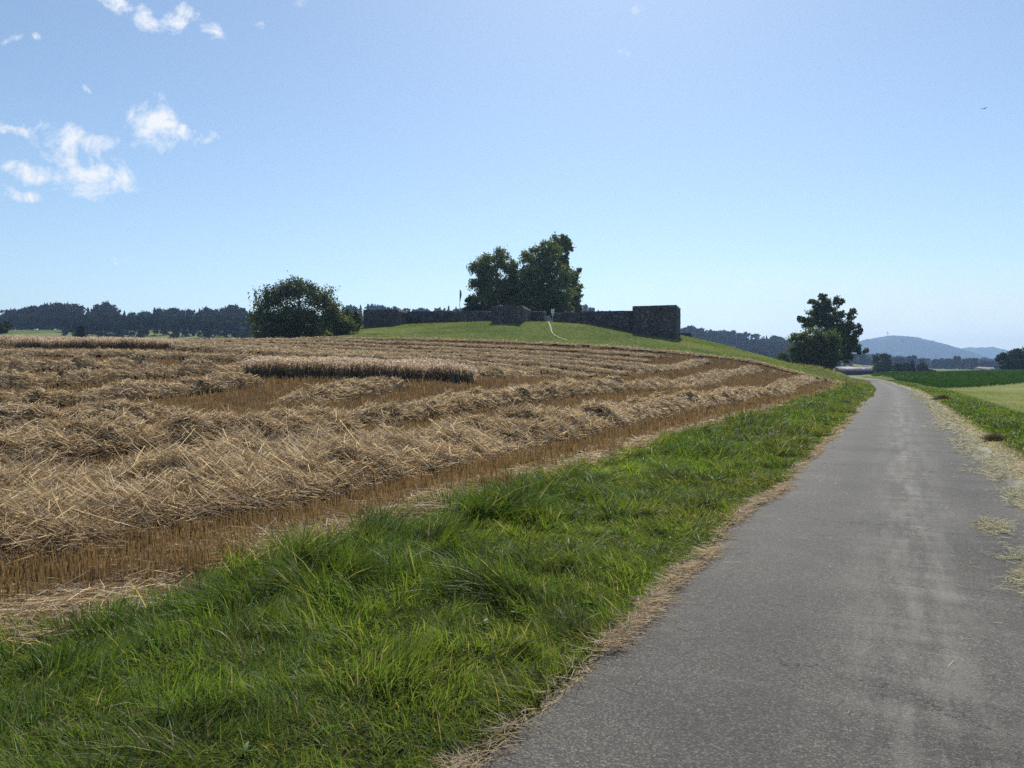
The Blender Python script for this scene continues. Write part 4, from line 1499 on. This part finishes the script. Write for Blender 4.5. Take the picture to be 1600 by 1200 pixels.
tree_thing('field_tree', [(1378, 562, 10, 8), (1384, 560, 9, 7), (1374, 572, 9, 9), (1387, 572, 8, 9), (1380, 578, 11, 7)], 330, 1380, 4200, .7, 'olive-green rounded tree at the right end of the long barn', 'tree', 41, (.05, .065, .025), (.08, .09, .035), .3, mat=M_FARLEAF)
tree_thing('field_tree', [(1408, 573, 8, 6), (1415, 574, 7, 6), (1402, 577, 6, 5), (1411, 579, 10, 5)], 335, 1410, 3000, .6, 'low dark tree left of the pointed conifer beyond the maize', 'tree', 42, FC1, FC2, .3, mat=M_FARLEAF)
conifer_thing('conifer', 1426, 564, 335, 6, 'small pointed conifer between two low dark trees beyond the maize', 43)
tree_thing('field_tree', [(1437, 573, 6, 5), (1440, 577, 6, 5), (1435, 579, 6, 4)], 335, 1438, 2400, .6, 'low dark tree right of the pointed conifer beyond the maize', 'tree', 44, FC1, FC2, .3, mat=M_FARLEAF)
tree_thing('hedge_bush', [(1448, 580, 6, 3), (1457, 581, 6, 2.5), (1464, 582, 4, 2)], 330, 1454, 1500, .5, 'lowest dark hedge bush at the edge of the maize field', 'bush', 45, FC1, FC2, .1, mat=M_FARLEAF)
tree_thing('field_tree', [(1574, 560, 9, 9), (1571, 570, 8, 8), (1580, 568, 10, 10), (1578, 576, 12, 5)], 270, 1576, 4600, .6, 'dense dark tree at the corner of the maize field, left one of the clump', 'tree', 46, FC1, FC2, .3, mat=M_FARLEAF)
tree_thing('field_tree', [(1592, 553, 10, 8), (1590, 563, 12, 10), (1598, 560, 10, 10), (1595, 572, 14, 8)], 272, 1593, 5200, .6, 'taller dark tree in the clump cut by the right picture edge', 'tree', 47, FC1, FC2, .3, mat=M_FARLEAF)
tree_thing('field_tree', [(1610, 548, 14, 10), (1615, 560, 16, 12), (1608, 572, 16, 8)], 275, 1611, 5200, .6, 'dark tree at the very edge of the picture, hidden mostly behind its neighbour', 'tree', 48, FC1, FC2, .3, mat=M_FARLEAF)
# left side
tree_thing('field_tree', [(3, 508, 9, 6), (-6, 510, 12, 9), (6, 516, 8, 5), (-10, 517, 12, 6)], 210, -3, 4200, .45, 'green rounded bush cut by the left picture edge above the wheat', 'bush', 51, (.04, .065, .02), (.075, .1, .03), .2, mat=M_FARLEAF)
tree_thing('columnar_bush', [(126, 514, 5.5, 5), (124, 520, 5.5, 6), (127, 523, 6, 4)], 230, 125, 2200, .4, 'small dark upright bush standing alone before the wood, above the wheat', 'bush', 52, (.012, .02, .012), (.022, .032, .018), .12, mat=M_FARLEAF)


# ---- the wood on the left: every tree a copy of a few models
def wood_models():
    out = []
    for i in range(5):
        g = np.random.default_rng(600 + i)
        H = 16.0
        bl = [(g.normal(0, 1.2), g.normal(0, 1.2), H * g.uniform(.62, .78), 3.2, 3.2, 3.4)]
        for _ in range(11):
            a = g.uniform(0, 6.28)
            zc = g.uniform(.14, .82)
            rr = 3.9 * math.sin(math.pi * (.3 + .55 * zc)) * g.uniform(.5, 1)
            q = g.uniform(1.8, 3.1)
            bl.append((rr * math.cos(a), rr * math.sin(a), H * zc, q, q, q * g.uniform(.8, 1.2)))
        V, Fq, tone = leaf_cloud(bl, 2600, .95, 610 + i, clump=.42, sub=9)
        V[:, 2] = np.maximum(V[:, 2], .2)
        tV, tF = limbs(bl, .35, 620 + i, .2)
        out.append((V, Fq, np.array((.025, .04, .02))[None] * tone[:, None] * (.7, 1.0, 1.55, .85, 1.25)[i], tV, tF))
    for i in range(2):
        V, Fq, tone = conifer(19, 3.9, 1900, 1.1, 650 + i)
        tV, tF = tube([(0, 0, -.3), (0, 0, 9), (0, 0, 18.5)], [.32, .22, .03], 6)
        out.append((V, Fq, np.array((.018, .029, .018))[None] * tone[:, None], tV, tF))
    return out


MODELS = wood_models()
WOOD_G = 'trees of the wood beyond the harvested field'
protos = []


def wood_tree(k, x, y, sc, rz, name, label, cat='tree', group=WOOD_G, squash=1.0):
    if len(protos) <= k or protos[k] is None:
        while len(protos) <= k:
            protos.append(None)
        V, Fq, T, tV, tF = MODELS[k]
        root = empty(name, (0, 0, 0), label, cat, group)
        mesh_np('trunk', tV, tF, M_BARK, parent=root)
        mesh_np('crown', V, Fq, M_FARLEAF, tint=T, parent=root)
        protos[k] = root
        r = root
    else:
        src = protos[k]
        r = src.copy()
        COL.objects.link(r)
        r.name = name
        for ch in src.children:
            c = ch.copy()
            COL.objects.link(c)
            c.parent = r
        tag(r, label, cat, group)
    r.location = (x, y, ground_z(x, y) - .2)
    r.rotation_euler = (0, 0, rz)
    r.scale = (sc * squash, sc * squash, sc)
    return r


gw = np.random.default_rng(77)
TOPX = [-120, 0, 28, 45, 95, 130, 150, 165, 178, 190, 215, 240, 275, 300, 340, 375, 400]
TOPY = [488, 483, 484, 480, 474, 475, 478, 472, 478, 482, 490, 481, 482, 484, 480, 478, 484]
for row, (Z0, drop) in enumerate(((432, 38), (492, 27), (525, 17), (560, 8), (595, 0))):
    px = -110.0
    while px < 408:
        px += gw.uniform(9, 16) * (1.0 if row > 1 else 1.15)
        if row < 2 and (10 < px < 100) or row == 0 and px < 100:
            continue
        Z = Z0 + gw.uniform(-14, 14) + (35 if row == 1 and px < 110 else 0)
        top = np.interp(px, TOPX, TOPY) + drop * gw.uniform(.6, 1.3) + gw.uniform(0, 5)
        x = (px - 800) / F * Z
        gz = ground_z(x, Z)
        hh = max(9.0, pix(px, top, Z)[2] - gz)
        con = gw.random() < (.30 if 175 < px < 345 and row >= 3 else .05)
        if con:
            k = 5 + int(gw.random() * 2)
            wood_tree(k, x, Z, (hh + .6) / 19.0, gw.uniform(0, 6.28), 'wood_conifer', 'dark pointed conifer standing in the hazy wood left of the willow', squash=gw.uniform(.75, .95))
        else:
            k = int(gw.random() * 5)
            wood_tree(k, x, Z, (hh + 1.2) / 15.2, gw.uniform(0, 6.28), 'wood_tree', 'dark broadleaf tree standing in the hazy wood left of the willow', squash=gw.uniform(.8, 1.0))
tree_thing('willow_bush', [(375, 518, 8, 6), (371, 524, 9, 6), (379, 525, 8, 6), (374, 514, 6, 5)], 455, 375, 2600, .8, 'pale grey-green round bush at the foot of the wood near the domed willow', 'bush', 53, (.10, .13, .09), (.14, .17, .12), .3, mat=M_FARLEAF)


# ---- far woods that read as one mass
def forest_mass(name, specs, label):
    Vs, Fs, Ts = [], [], []
    off = 0
    for (x, y, z, sc, rz, k, sq) in specs:
        V, Fq, T, tV, tF = MODELS[k]
        sel = np.random.default_rng(int(abs(x * 13 + y)) % 99991).random(len(Fq)) < .42
        f = Fq[sel]
        v = V.reshape(-1, 4, 3)[sel].copy()
        ctr = v.mean(1, keepdims=True)
        v = (ctr + (v - ctr) * 1.55).reshape(-1, 3)
        c, s_ = math.cos(rz), math.sin(rz)
        v = np.stack(((v[:, 0] * c - v[:, 1] * s_) * sc * sq, (v[:, 0] * s_ + v[:, 1] * c) * sc * sq, v[:, 2] * sc), -1) + np.array((x, y, z))
        Vs.append(v)
        n = len(f)
        i = np.arange(n)[:, None] * 4 + off
        Fs.append(np.concatenate((i, i + 1, i + 2, i + 3), 1))
        Ts.append(T.reshape(-1, 4, 3)[sel].reshape(-1, 3) * (.75 + .5 * np.random.default_rng(int(abs(x * 7)) % 9973).random()))
        off += len(v)
    o = mesh_np(name, np.concatenate(Vs), np.concatenate(Fs), M_FARLEAF, tint=np.concatenate(Ts))
    tag(o, label, 'forest', kind='stuff')


def scatter_top(topx, topy, x0, x1, rows, stepm, conif, seed, kscale=(13, 19)):
    """Trees in ranks; the last rank reaches the skyline outline."""
    g = np.random.default_rng(seed)
    sp = []
    for (Z0, drop) in rows:
        px = x0
        while px < x1:
            px += stepm * F / Z0 * g.uniform(.6, 1.4)
            Z = Z0 + g.uniform(-15, 15)
            x = (px - 800) / F * Z
            z = ground_z(x, Z)
            con = g.random() < conif
            if drop is None:
                h = g.uniform(*kscale)
            else:
                top = np.interp(px, topx, topy) + drop + abs(g.normal(0, 1.7))
                h = pix(px, top, Z)[2] - z
                h = min(max(h, 6), 26)
            k = 5 + int(g.random() * 2) if con else int(g.random() * 5)
            sp.append((x, Z, z - .3, h / (19 if con else 14.6), g.uniform(0, 6.28), k, g.uniform(.9, 1.2) if not con else g.uniform(.75, 1.0)))
    return sp


forest_mass('forest', scatter_top([500, 545, 565, 580, 600, 640, 660, 690, 700, 715, 760, 905, 925, 945, 990], [484, 478, 474, 475, 476, 484, 482, 479, 475, 478, 480, 474, 480, 485, 488],
                                  500, 1000, [(800, None), (840, None), (880, 0)], 6.5, .6, 901), 'distant conifer wood showing above the ruined wall on either side of the tall trees')
forest_mass('forest', scatter_top([1040, 1085, 1100, 1120, 1128, 1150, 1165, 1180, 1192, 1200, 1215, 1225, 1240, 1300], [524, 521, 521, 521, 517, 516.5, 519, 523, 525, 523, 525, 530, 536, 560],
                                  1040, 1300, [(720, None), (760, None), (800, None), (840, None), (880, None), (920, None), (960, None), (1000, 0)], 8.0, .3, 902), 'hazy wooded hillside between the ruin and the ragged oak')
forest_mass('forest', scatter_top([1240, 1300, 1340, 1365, 1400, 1420, 1460, 1500, 1540, 1565, 1610, 1700], [556, 553, 553, 551.5, 555, 557, 560, 559, 558, 561, 562, 562],
                                  1235, 1690, [(800, None), (880, None), (980, None), (1100, None), (1220, None), (1400, 0)], 10.0, .22, 903, (9, 14)), 'hazy belt of woodland in the plain below the blue hill')


# ------------------------------------------------------------------ the ruin
M_STONE = masonry_material()


def block(name, corners, top, label, parent=None, seed=0, cat='wall', rough=.06, skirt=1.2):
    """Masonry block over four ground corners (counter-clockwise); top is one height per corner. Faces are finely divided and uneven."""
    C = np.array(corners, float)
    c0 = C.mean(0)
    ctr = np.array((c0[0], c0[1], 0))
    zb = terrain(C[:, 0], C[:, 1]) - skirt
    per, zt, zl = [], [], []
    for i in range(4):
        a, b = C[i], C[(i + 1) % 4]
        L = np.linalg.norm(b - a)
        k = max(2, int(L / .45))
        for q in range(k):
            u = q / k
            per.append(a + (b - a) * u)
            zt.append(top[i] + (top[(i + 1) % 4] - top[i]) * u)
            zl.append(zb[i] + (zb[(i + 1) % 4] - zb[i]) * u)
    per, zt, zl = np.array(per), np.array(zt), np.array(zl)
    n = len(per)
    zt = zt + (fbm(per[:, 0] * 1.7 + seed, per[:, 1] * 1.7, 700 + seed, 3) - .5) * rough * 2
    g = np.random.default_rng(seed)
    rows = max(4, int((zt - zl).max() / .45))
    V = []
    for r in range(rows + 1):
        u = r / rows
        p = per.copy()
        if 0 < r <= rows:
            p = p + g.normal(0, .018, p.shape)
        V.append(np.concatenate((p, (zl + (zt - zl) * u)[:, None]), 1))
    V = np.concatenate(V)
    i = np.arange(rows)[:, None] * n
    j = np.arange(n)[None, :]
    j2 = (j + 1) % n
    Fq = np.stack((i + j, i + j2, i + n + j2, i + n + j), -1).reshape(-1, 4)
    top_c = len(V)
    V = np.concatenate((V, [[c0[0], c0[1], zt.mean() + .03]]))
    jj = np.arange(n)
    tri = np.stack((rows * n + jj, rows * n + (jj + 1) % n, np.full(n, top_c)), -1)
    gz = ground_z(c0[0], c0[1])
    V = V - np.array((c0[0], c0[1], gz))
    o = mesh_np(name, V, [Fq, tri], M_STONE, loc=(c0[0], c0[1], gz), parent=parent)
    if label:
        tag(o, label, cat, kind='thing')
    return o


def at(px, Z):
    return np.array(((px - 800) / F * Z, Z))


def zt(py, Z):
    return EYE + (582 - py) / F * Z


fd = np.array((.932, -.361))           # along the front of the fort, towards the right
bd = np.array((.361, .932))            # into the fort
# right corner tower
a = at(988, 120.5)
b = at(1056.3, 117.6)
c = at(1063, 124.6)
d = a + (c - b)
block('corner_tower', [a, b, c, d], [zt(478.6, 120.5), zt(476.4, 117.6), zt(482, 124.6), zt(482.5, 127)], 'tallest block of the ruined wall, square stone tower stump at its right end', seed=1, cat='tower', rough=.03)
# wall from gap to right tower, in two stretches parted by a joint
w0 = at(863, 128.0)
w1 = at(907, 126.0) - fd * .05
w2 = at(988.5, 122.6)
block('ruin_wall', [w0, w1, w1 + bd * 1.6, w0 + bd * 1.6], [zt(488.6, 128), zt(487.4, 126), zt(487.4, 127.5), zt(488.6, 129.5)], 'short low stone wall right of the gap, below the white sign', seed=2)
w1b = at(907, 126.0) + fd * .05
block('ruin_wall', [w1b, w2, w2 + bd * 1.6, w1b + bd * 1.6], [zt(487.0, 126), zt(485.6, 122.6), zt(485.6, 124), zt(487.0, 127.5)], 'longer stone wall falling downhill to the tallest tower block', seed=3)
# middle tower stump by the gap
a = at(768.3, 122.8)
b = at(816, 121.0)
c = at(828.5, 129.0)
d = a + (c - b)
block('gate_tower', [a, b, c, d], [zt(477.6, 122.8), zt(477.4, 121), zt(484, 129), zt(484, 131)], 'square stone tower stump standing forward left of the gap', seed=4, cat='tower', rough=.04)
g0 = at(821, 130.4)
g1 = at(848.5, 128.9)
block('ruin_wall', [g0, g1, g1 + bd * 1.6, g0 + bd * 1.6], [zt(486.6, 130.4), zt(487.2, 128.9), zt(487.2, 130.5), zt(486.6, 132)], 'shortest stone wall stub between forward tower stump and gap', seed=5)
l0 = at(628, 139.5)
l1 = at(777, 132.4)
block('ruin_wall', [l0, l1, l1 + bd * 1.6, l0 + bd * 1.6], [zt(486.6, 139.5), zt(486.4, 132.4), zt(486.4, 134), zt(486.6, 141)], 'long low stone wall between the two left tower stumps', seed=6)
a = at(568, 135.5)
b = at(621, 133.2)
c = at(637, 139.0)
d = a + (c - b)
block('corner_tower', [a, b, c, d], [zt(484.2, 135.5), zt(483.4, 133.2), zt(487, 139), zt(487, 141.5)], 'stone tower stump at the left end of the ruin beside the bush', seed=7, cat='tower', rough=.06)
a = at(1058, 146)
b = at(1079, 141.5)
block('ruin_wall', [a, b, b + bd * 3.2, a + bd * 3.2], [zt(520.3, 146), zt(520.3, 141.5), zt(522, 145), zt(522, 149)], 'lowest stone wall remnant peeping out behind the tallest tower block', seed=8)


# ---- sign, slab, flagpole at the ruin
def box(c, sx, sy, sz):
    x, y, z = c
    V = np.array([(x + i * sx / 2, y + j * sy / 2, z + k * sz / 2) for k in (-1, 1) for j in (-1, 1) for i in (-1, 1)], float)
    Fq = np.array([(0, 2, 3, 1), (4, 5, 7, 6), (0, 1, 5, 4), (2, 6, 7, 3), (0, 4, 6, 2), (1, 3, 7, 5)])
    return V, Fq


def boxes(name, bl, mat, parent=None, bevel=.0):
    V, Fq = join([box(*b) for b in bl])
    o = mesh_np(name, V, Fq, mat, parent=parent)
    if bevel:
        m = o.modifiers.new('bevel', 'BEVEL')
        m.width = bevel
        m.segments = 2
    return o


sp = at(863.5, 127.6)
sgz = ground_z(*sp)
sg = empty('sign', (sp[0], sp[1], sgz), 'small white sign with dark symbol on a post at the wall gap', 'sign')
htop = zt(482.8, 127.6) - sgz
V, Fq = tube([(0, .06, -.3), (0, .06, htop)], [.035, .035], 8)
mesh_np('post', V, Fq, M_METAL, parent=sg)
pn = boxes('panel', [((0, 0, htop - .40), .54, .03, .74)], M_WHITE, sg, .008)
boxes('symbol', [((0, -.022, htop - .24), .10, .008, .10), ((0, -.022, htop - .46), .10, .008, .24)], M_DARK, pn)
p2 = boxes('small_panel', [((0, 0, htop - 1.02), .26, .03, .40)], M_WHITE, sg, .006)
boxes('symbol', [((.03, -.022, htop - 1.02), .10, .008, .16)], M_DARK, p2)

M_SLAB = plain_mat('bluish_slab', (.22, .22, .30), (.34, .34, .42), 5, .7)
q = at(852, 129.6)
gz = ground_z(*q)
sl = empty('stone_slab', (q[0], q[1], gz), 'pale bluish slab standing in the gap of the wall', 'slab')
ring = []
for k, (ww, hh) in enumerate(((.46, 0), (.52, .15), (.55, .6), (.5, .82), (.30, .95))):
    ring += [(-ww / 1, -.09, hh - .1 * (k == 0)), (ww, -.09, hh * (1 if k < 3 else .93)), (ww, .09, hh * (1 if k < 3 else .93)), (-ww, .09, hh)]
V = np.array(ring)
Fq = []
for k in range(4):
    for j in range(4):
        Fq.append((k * 4 + j, k * 4 + (j + 1) % 4, k * 4 + 4 + (j + 1) % 4, k * 4 + 4 + j))
Fq.append((16, 17, 18, 19))
mesh_np('slab_body', V, np.array(Fq), M_SLAB, parent=sl)
q = at(857.2, 129.2)
rk = empty('bicycle_hoop', (q[0], q[1], ground_z(*q)), 'grey metal hoop standing in the wall gap beside the bluish slab', 'hoop')
th = np.linspace(-.9, np.pi + .9, 18)
V, Fq = tube([(-.28 + .0, 0, -.2)] + [(-.30 * math.cos(t_), 0, .62 - .0 + .32 * math.sin(t_)) for t_ in th] + [(.28, 0, -.2)], [.045] * 20, 7)
mesh_np('hoop', V, Fq, M_METAL, parent=rk, smooth=True)
boxes('foot_plate', [((0, 0, .0), .8, .3, .06)], M_METAL, rk, .01)

q = at(718.6, 158)
gz = ground_z(*q)
fp = empty('flagpole', (q[0], q[1], gz), 'slender flagpole with a limp dark flag left of the tall trees', 'flagpole')
ht = zt(452.5, 158) - gz
V, Fq = tube([(0, 0, -.3), (0, 0, ht * .6), (0, 0, ht)], [.09, .07, .045], 10)
mesh_np('pole', V, Fq, M_WHITE, parent=fp, smooth=True)
zz = np.linspace(ht - .12, ht - 2.5, 16)
V = []
for i, z in enumerate(zz):
    u = i / 15
    w = .10 + .22 * math.sin(math.pi * min(1, u * 1.15 + .08)) ** .8
    for j in range(7):
        v = j / 6
        V.append((.06 + w * v, .07 * math.sin(v * 9 + u * 3) * (.4 + u), z + .05 * math.sin(v * 5)))
Fq = [(i * 7 + j, i * 7 + j + 1, i * 7 + 8 + j, i * 7 + 7 + j) for i in range(15) for j in range(6)]
fo = mesh_np('flag', np.array(V), np.array(Fq), plain_mat('flag_cloth', (.03, .035, .05), (.06, .06, .08), 4), parent=fp, smooth=True)
sm = fo.modifiers.new('thick', 'SOLIDIFY')
sm.thickness = .012

# ---- barn, houses, masts far off on the right
M_ROOF = plain_mat('grey_brown_roof', (.20, .155, .15), (.30, .25, .24), 1.2, .7, .3)
M_WALL = plain_mat('dark_timber_wall', (.04, .03, .025), (.07, .055, .045), 2, .9)
M_PLASTER = plain_mat('pale_plaster', (.5, .48, .44), (.62, .6, .56), 1.5, .9)
M_RED = plain_mat('red_tiles', (.20, .08, .05), (.30, .13, .08), 2, .8)
M_GLASS = plain_mat('skylight_glass', (.55, .58, .6), (.75, .77, .78), 2, .1)


def house(name, c, L, D, hw, hr, rz, wallm, roofm, label, cat='house', windows=0, skylights=0, base=None):
    """Gabled building: walls, overhanging roof of real thickness, door and windows set in the long front."""
    gz = ground_z(*c) if base is None else base
    root = empty(name, (c[0], c[1], gz), label, cat, rz=rz)
    l, d = L / 2, D / 2
    V = np.array([(-l, -d, -.5), (l, -d, -.5), (l, d, -.5), (-l, d, -.5), (-l, -d, hw), (l, -d, hw), (l, d, hw), (-l, d, hw), (-l, 0, hw + hr), (l, 0, hw + hr)])
    mesh_np('wall', V, [np.array([(0, 1, 5, 4), (2, 3, 7, 6), (3, 2, 1, 0)]), np.array([(1, 2, 6), (3, 0, 4)]), np.array([(1, 6, 5), (3, 4, 7)]), np.array([(5, 6, 9), (7, 4, 8)])], wallm, parent=root)
    o_ = .5
    sl_ = hr / d
    pr = [(-d - o_, hw - o_ * sl_), (0, hw + hr), (d + o_, hw - o_ * sl_)]
    V = []
    for x in (-l - o_, l + o_):
        V += [(x, y, z + .05) for y, z in pr] + [(x, y, z + .30) for y, z in pr]
    Fq = [(0, 1, 7, 6), (1, 2, 8, 7), (3, 9, 10, 4), (4, 10, 11, 5), (0, 6, 9, 3), (2, 5, 11, 8), (0, 3, 4, 1), (1, 4, 5, 2), (6, 7, 10, 9), (7, 8, 11, 10)]
    rf = mesh_np('roof', np.array(V), np.array(Fq), roofm, parent=root)
    for k in range(skylights):
        x = -l + L * (k + .5) / skylights
        y0, y1 = -d * .62, -d * .42
        z0, z1 = hw + hr * (1 - .62) + .34, hw + hr * (1 - .42) + .34
        V = np.array([(x - .5, y0, z0), (x + .5, y0, z0), (x + .5, y1, z1), (x - .5, y1, z1), (x - .5, y0, z0 - .08), (x + .5, y0, z0 - .08), (x + .5, y1, z1 - .08), (x - .5, y1, z1 - .08)])
        mesh_np('skylight', V, np.array([(0, 1, 2, 3), (0, 4, 5, 1), (1, 5, 6, 2), (2, 6, 7, 3), (3, 7, 4, 0)]), M_GLASS, parent=rf)
    for k in range(windows):
        x = -l + L * (k + .5) / windows
        boxes('window', [((x, -d - .02, hw * .55), 1.0, .08, 1.2)], M_DARK, root)
    boxes('door', [((l * .55, -d - .03, hw * .35), 1.6, .08, hw * .7)], M_DARK, root)
    return root


house('barn', at(1334, 350), 14.5, 9, 1.6, 1.7, R(-6), M_WALL, M_ROOF, 'long low barn with grey-brown roof where the road disappears', 'barn', 0, 2, base=.7)
house('farmhouse', at(1532, 520), 8, 7, 2.4, 2.0, R(20), M_PLASTER, M_ROOF, 'small pale house left of its twin in the hazy woods at right', 'house', 3, base=.8)
house('farmhouse', at(1543, 528), 7, 6, 2.3, 1.9, R(-12), M_PLASTER, M_ROOF, 'small pale house closest to the right-hand tree clump in the hazy woods', 'house', 3, base=.8)


def mast(name, px, Z, top, base_z, w, label, arms=0):
    """Lattice mast: four legs, bracing, cross arms."""
    p = at(px, Z)
    h = zt(top, Z) - base_z
    root = empty(name, (p[0], p[1], base_z), label, 'mast')
    parts = []
    t = w * .09
    for sx in (-1, 1):
        for sy in (-1, 1):
            parts.append(tube([(sx * w, sy * w, -2), (sx * w * .15, sy * w * .15, h)], [t, t * .6], 4))
    for k in range(8):
        z0, z1 = h * k / 8, h * (k + 1) / 8
        s0, s1 = w * (1 - .85 * k / 8), w * (1 - .85 * (k + 1) / 8)
        for sy in (-1, 1):
            parts.append(tube([(-s0, sy * s0, z0), (s1, sy * s1, z1)], [t * .5, t * .5], 4))
            parts.append(tube([(sy * s0, -s0, z0), (sy * s1, s1, z1)], [t * .5, t * .5], 4))
    V, Fq = join(parts)
    mesh_np('lattice', V, Fq, M_METAL, parent=root)
    for k in range(arms):
        zc = h * (.74 + .12 * k)
        ww = w * (2.0 - .4 * k)
        V, Fq = tube([(-ww, 0, zc), (0, 0, zc + w * .1), (ww, 0, zc)], [t * .5, t, t * .5], 4)
        mesh_np('cross_arm', V, Fq, M_METAL, parent=root)
    if not arms:
        V, Fq = tube([(0, 0, h * .96), (0, 0, h * 1.12)], [t * .6, t * .3], 5)
        mesh_np('aerial', V, Fq, M_METAL, parent=root)
    return root


mast('hilltop_mast', 1386.5, 4300, 518.5, zt(528, 4300), 7, 'lattice transmitter mast on top of the blue hill')
mast('power_pylon', 1090, 1040, 514.5, zt(527, 1040), 2.0, 'taller power pylon nearest to the tallest tower block on the skyline', 2)
mast('power_pylon', 1101.5, 1060, 517, zt(527, 1060), 1.8, 'shorter power pylon on the skyline, away from the tower block', 2)

# ---- bird high up at the right
bp = pix(1538, 170, 150)
bird = empty('bird', tuple(bp), 'tiny dark bird gliding high in the sky', 'bird', rz=R(25))
V, Fq = tube([(-.26, 0, .0), (-.2, 0, .01), (-.05, 0, .02), (.1, 0, .02), (.2, 0, .03), (.28, 0, .02)], [.01, .05, .085, .075, .045, .008], 8)
parts = [(V, Fq)]
for sgn in (-1, 1):
    W_ = []
    for (yy, x0, x1, z) in ((.04, -.08, .12, .05), (.25, -.07, .15, .14), (.5, -.1, .08, .12), (.68, -.12, -.06, .07)):
        W_ += [(x0, sgn * yy, z), (x1, sgn * yy, z), (x1, sgn * yy, z + .02), (x0, sgn * yy, z + .02)]
    Fw = [(k * 4 + j, k * 4 + (j + 1) % 4, k * 4 + 4 + (j + 1) % 4, k * 4 + 4 + j) for k in range(3) for j in range(4)] + [(12, 13, 14, 15)]
    parts.append((np.array(W_), np.array(Fw)))
Wt = np.array([(-.2, -.03, .01), (-.2, .03, .01), (-.42, .09, 0), (-.42, -.09, 0), (-.2, -.03, .025), (-.2, .03, .025), (-.42, .09, .012), (-.42, -.09, .012)])
parts.append((Wt, np.array([(0, 1, 2, 3), (7, 6, 5, 4), (0, 3, 7, 4), (1, 5, 6, 2), (2, 6, 7, 3)])))
V, Fq = join(parts)
mesh_np('body', V, Fq, plain_mat('dark_feathers', (.03, .028, .025), (.06, .055, .05), 20, .8), parent=bird)


# ---- clods and rough tufts beside the road on the right
def grass_heap(px, py, w, label, seed):
    Z = EYE * F / (py - 582)
    x = (px - 800) / F * Z
    g = np.random.default_rng(seed)
    n = 2600
    q = g.normal(size=(n, 2)) * w * .33
    hh = .32 * w * np.exp(-(q ** 2).sum(1) / (w * .33) ** 2 * .8)
    P = np.stack((q[:, 0], q[:, 1], hh * g.random(n)), -1)
    ang = g.uniform(0, 6.28, n)
    D = unit(np.stack((np.cos(ang), np.sin(ang), g.normal(.3, .4, n)), -1))
    V, Fq = ribbons(P, D, g.uniform(.05, .16, n), np.full(n, .012 * max(1, Z / 25)), g.normal(0, .05, (n, 3)), 2)
    c = shade(n, (.045, .042, .02), (.15, .135, .06), .35)
    o = mesh_np('grass_heap', V, Fq, M_STRAW, tint=spread(c, 2), loc=(x, Z, ground_z(x, Z)))
    tag(o, label, 'heap', kind='thing')


grass_heap(1474, 626, .75, 'larger dark heap of cut grass at the right edge of the road', 1)
grass_heap(1556, 690, .24, 'smaller dark tuft heap of cut grass in the right verge', 2)

# ------------------------------------------------------------------ haze
def build_haze():
    m, N, Lk = nt('haze_air')
    v = N('ShaderNodeVolumePrincipled')
    v.inputs['Color'].default_value = (.43, .63, 1.0, 1)
    v.inputs['Density'].default_value = 0.00017
    v.inputs['Anisotropy'].default_value = 0.28
    o_ = N('ShaderNodeOutputMaterial')
    Lk(v.outputs[0], o_.inputs['Volume'])
    V, Fq = box((0, 0, 0), 2, 2, 2)
    Fq = np.array([(0, 2, 3, 1), (4, 5, 7, 6), (0, 1, 5, 4), (2, 6, 7, 3), (0, 4, 6, 2), (1, 3, 7, 5)])
    zlo, zhi = -90, 272
    V = V * np.array((6150, 6150, (zhi - zlo) / 2)) + np.array((0, 0, (zlo + zhi) / 2))
    o = mesh_np('haze', V, Fq, m)
    tag(o, 'thin blue summer haze over the whole landscape', 'haze', kind='stuff')
    return o


build_haze()
zs = [min((ob.matrix_world @ Vector(c))[2] for c in ob.bound_box) for ob in bpy.data.objects if ob.type == 'MESH' and ob.name != 'haze' and ob.parent is None]
print('lowest', min(zs))
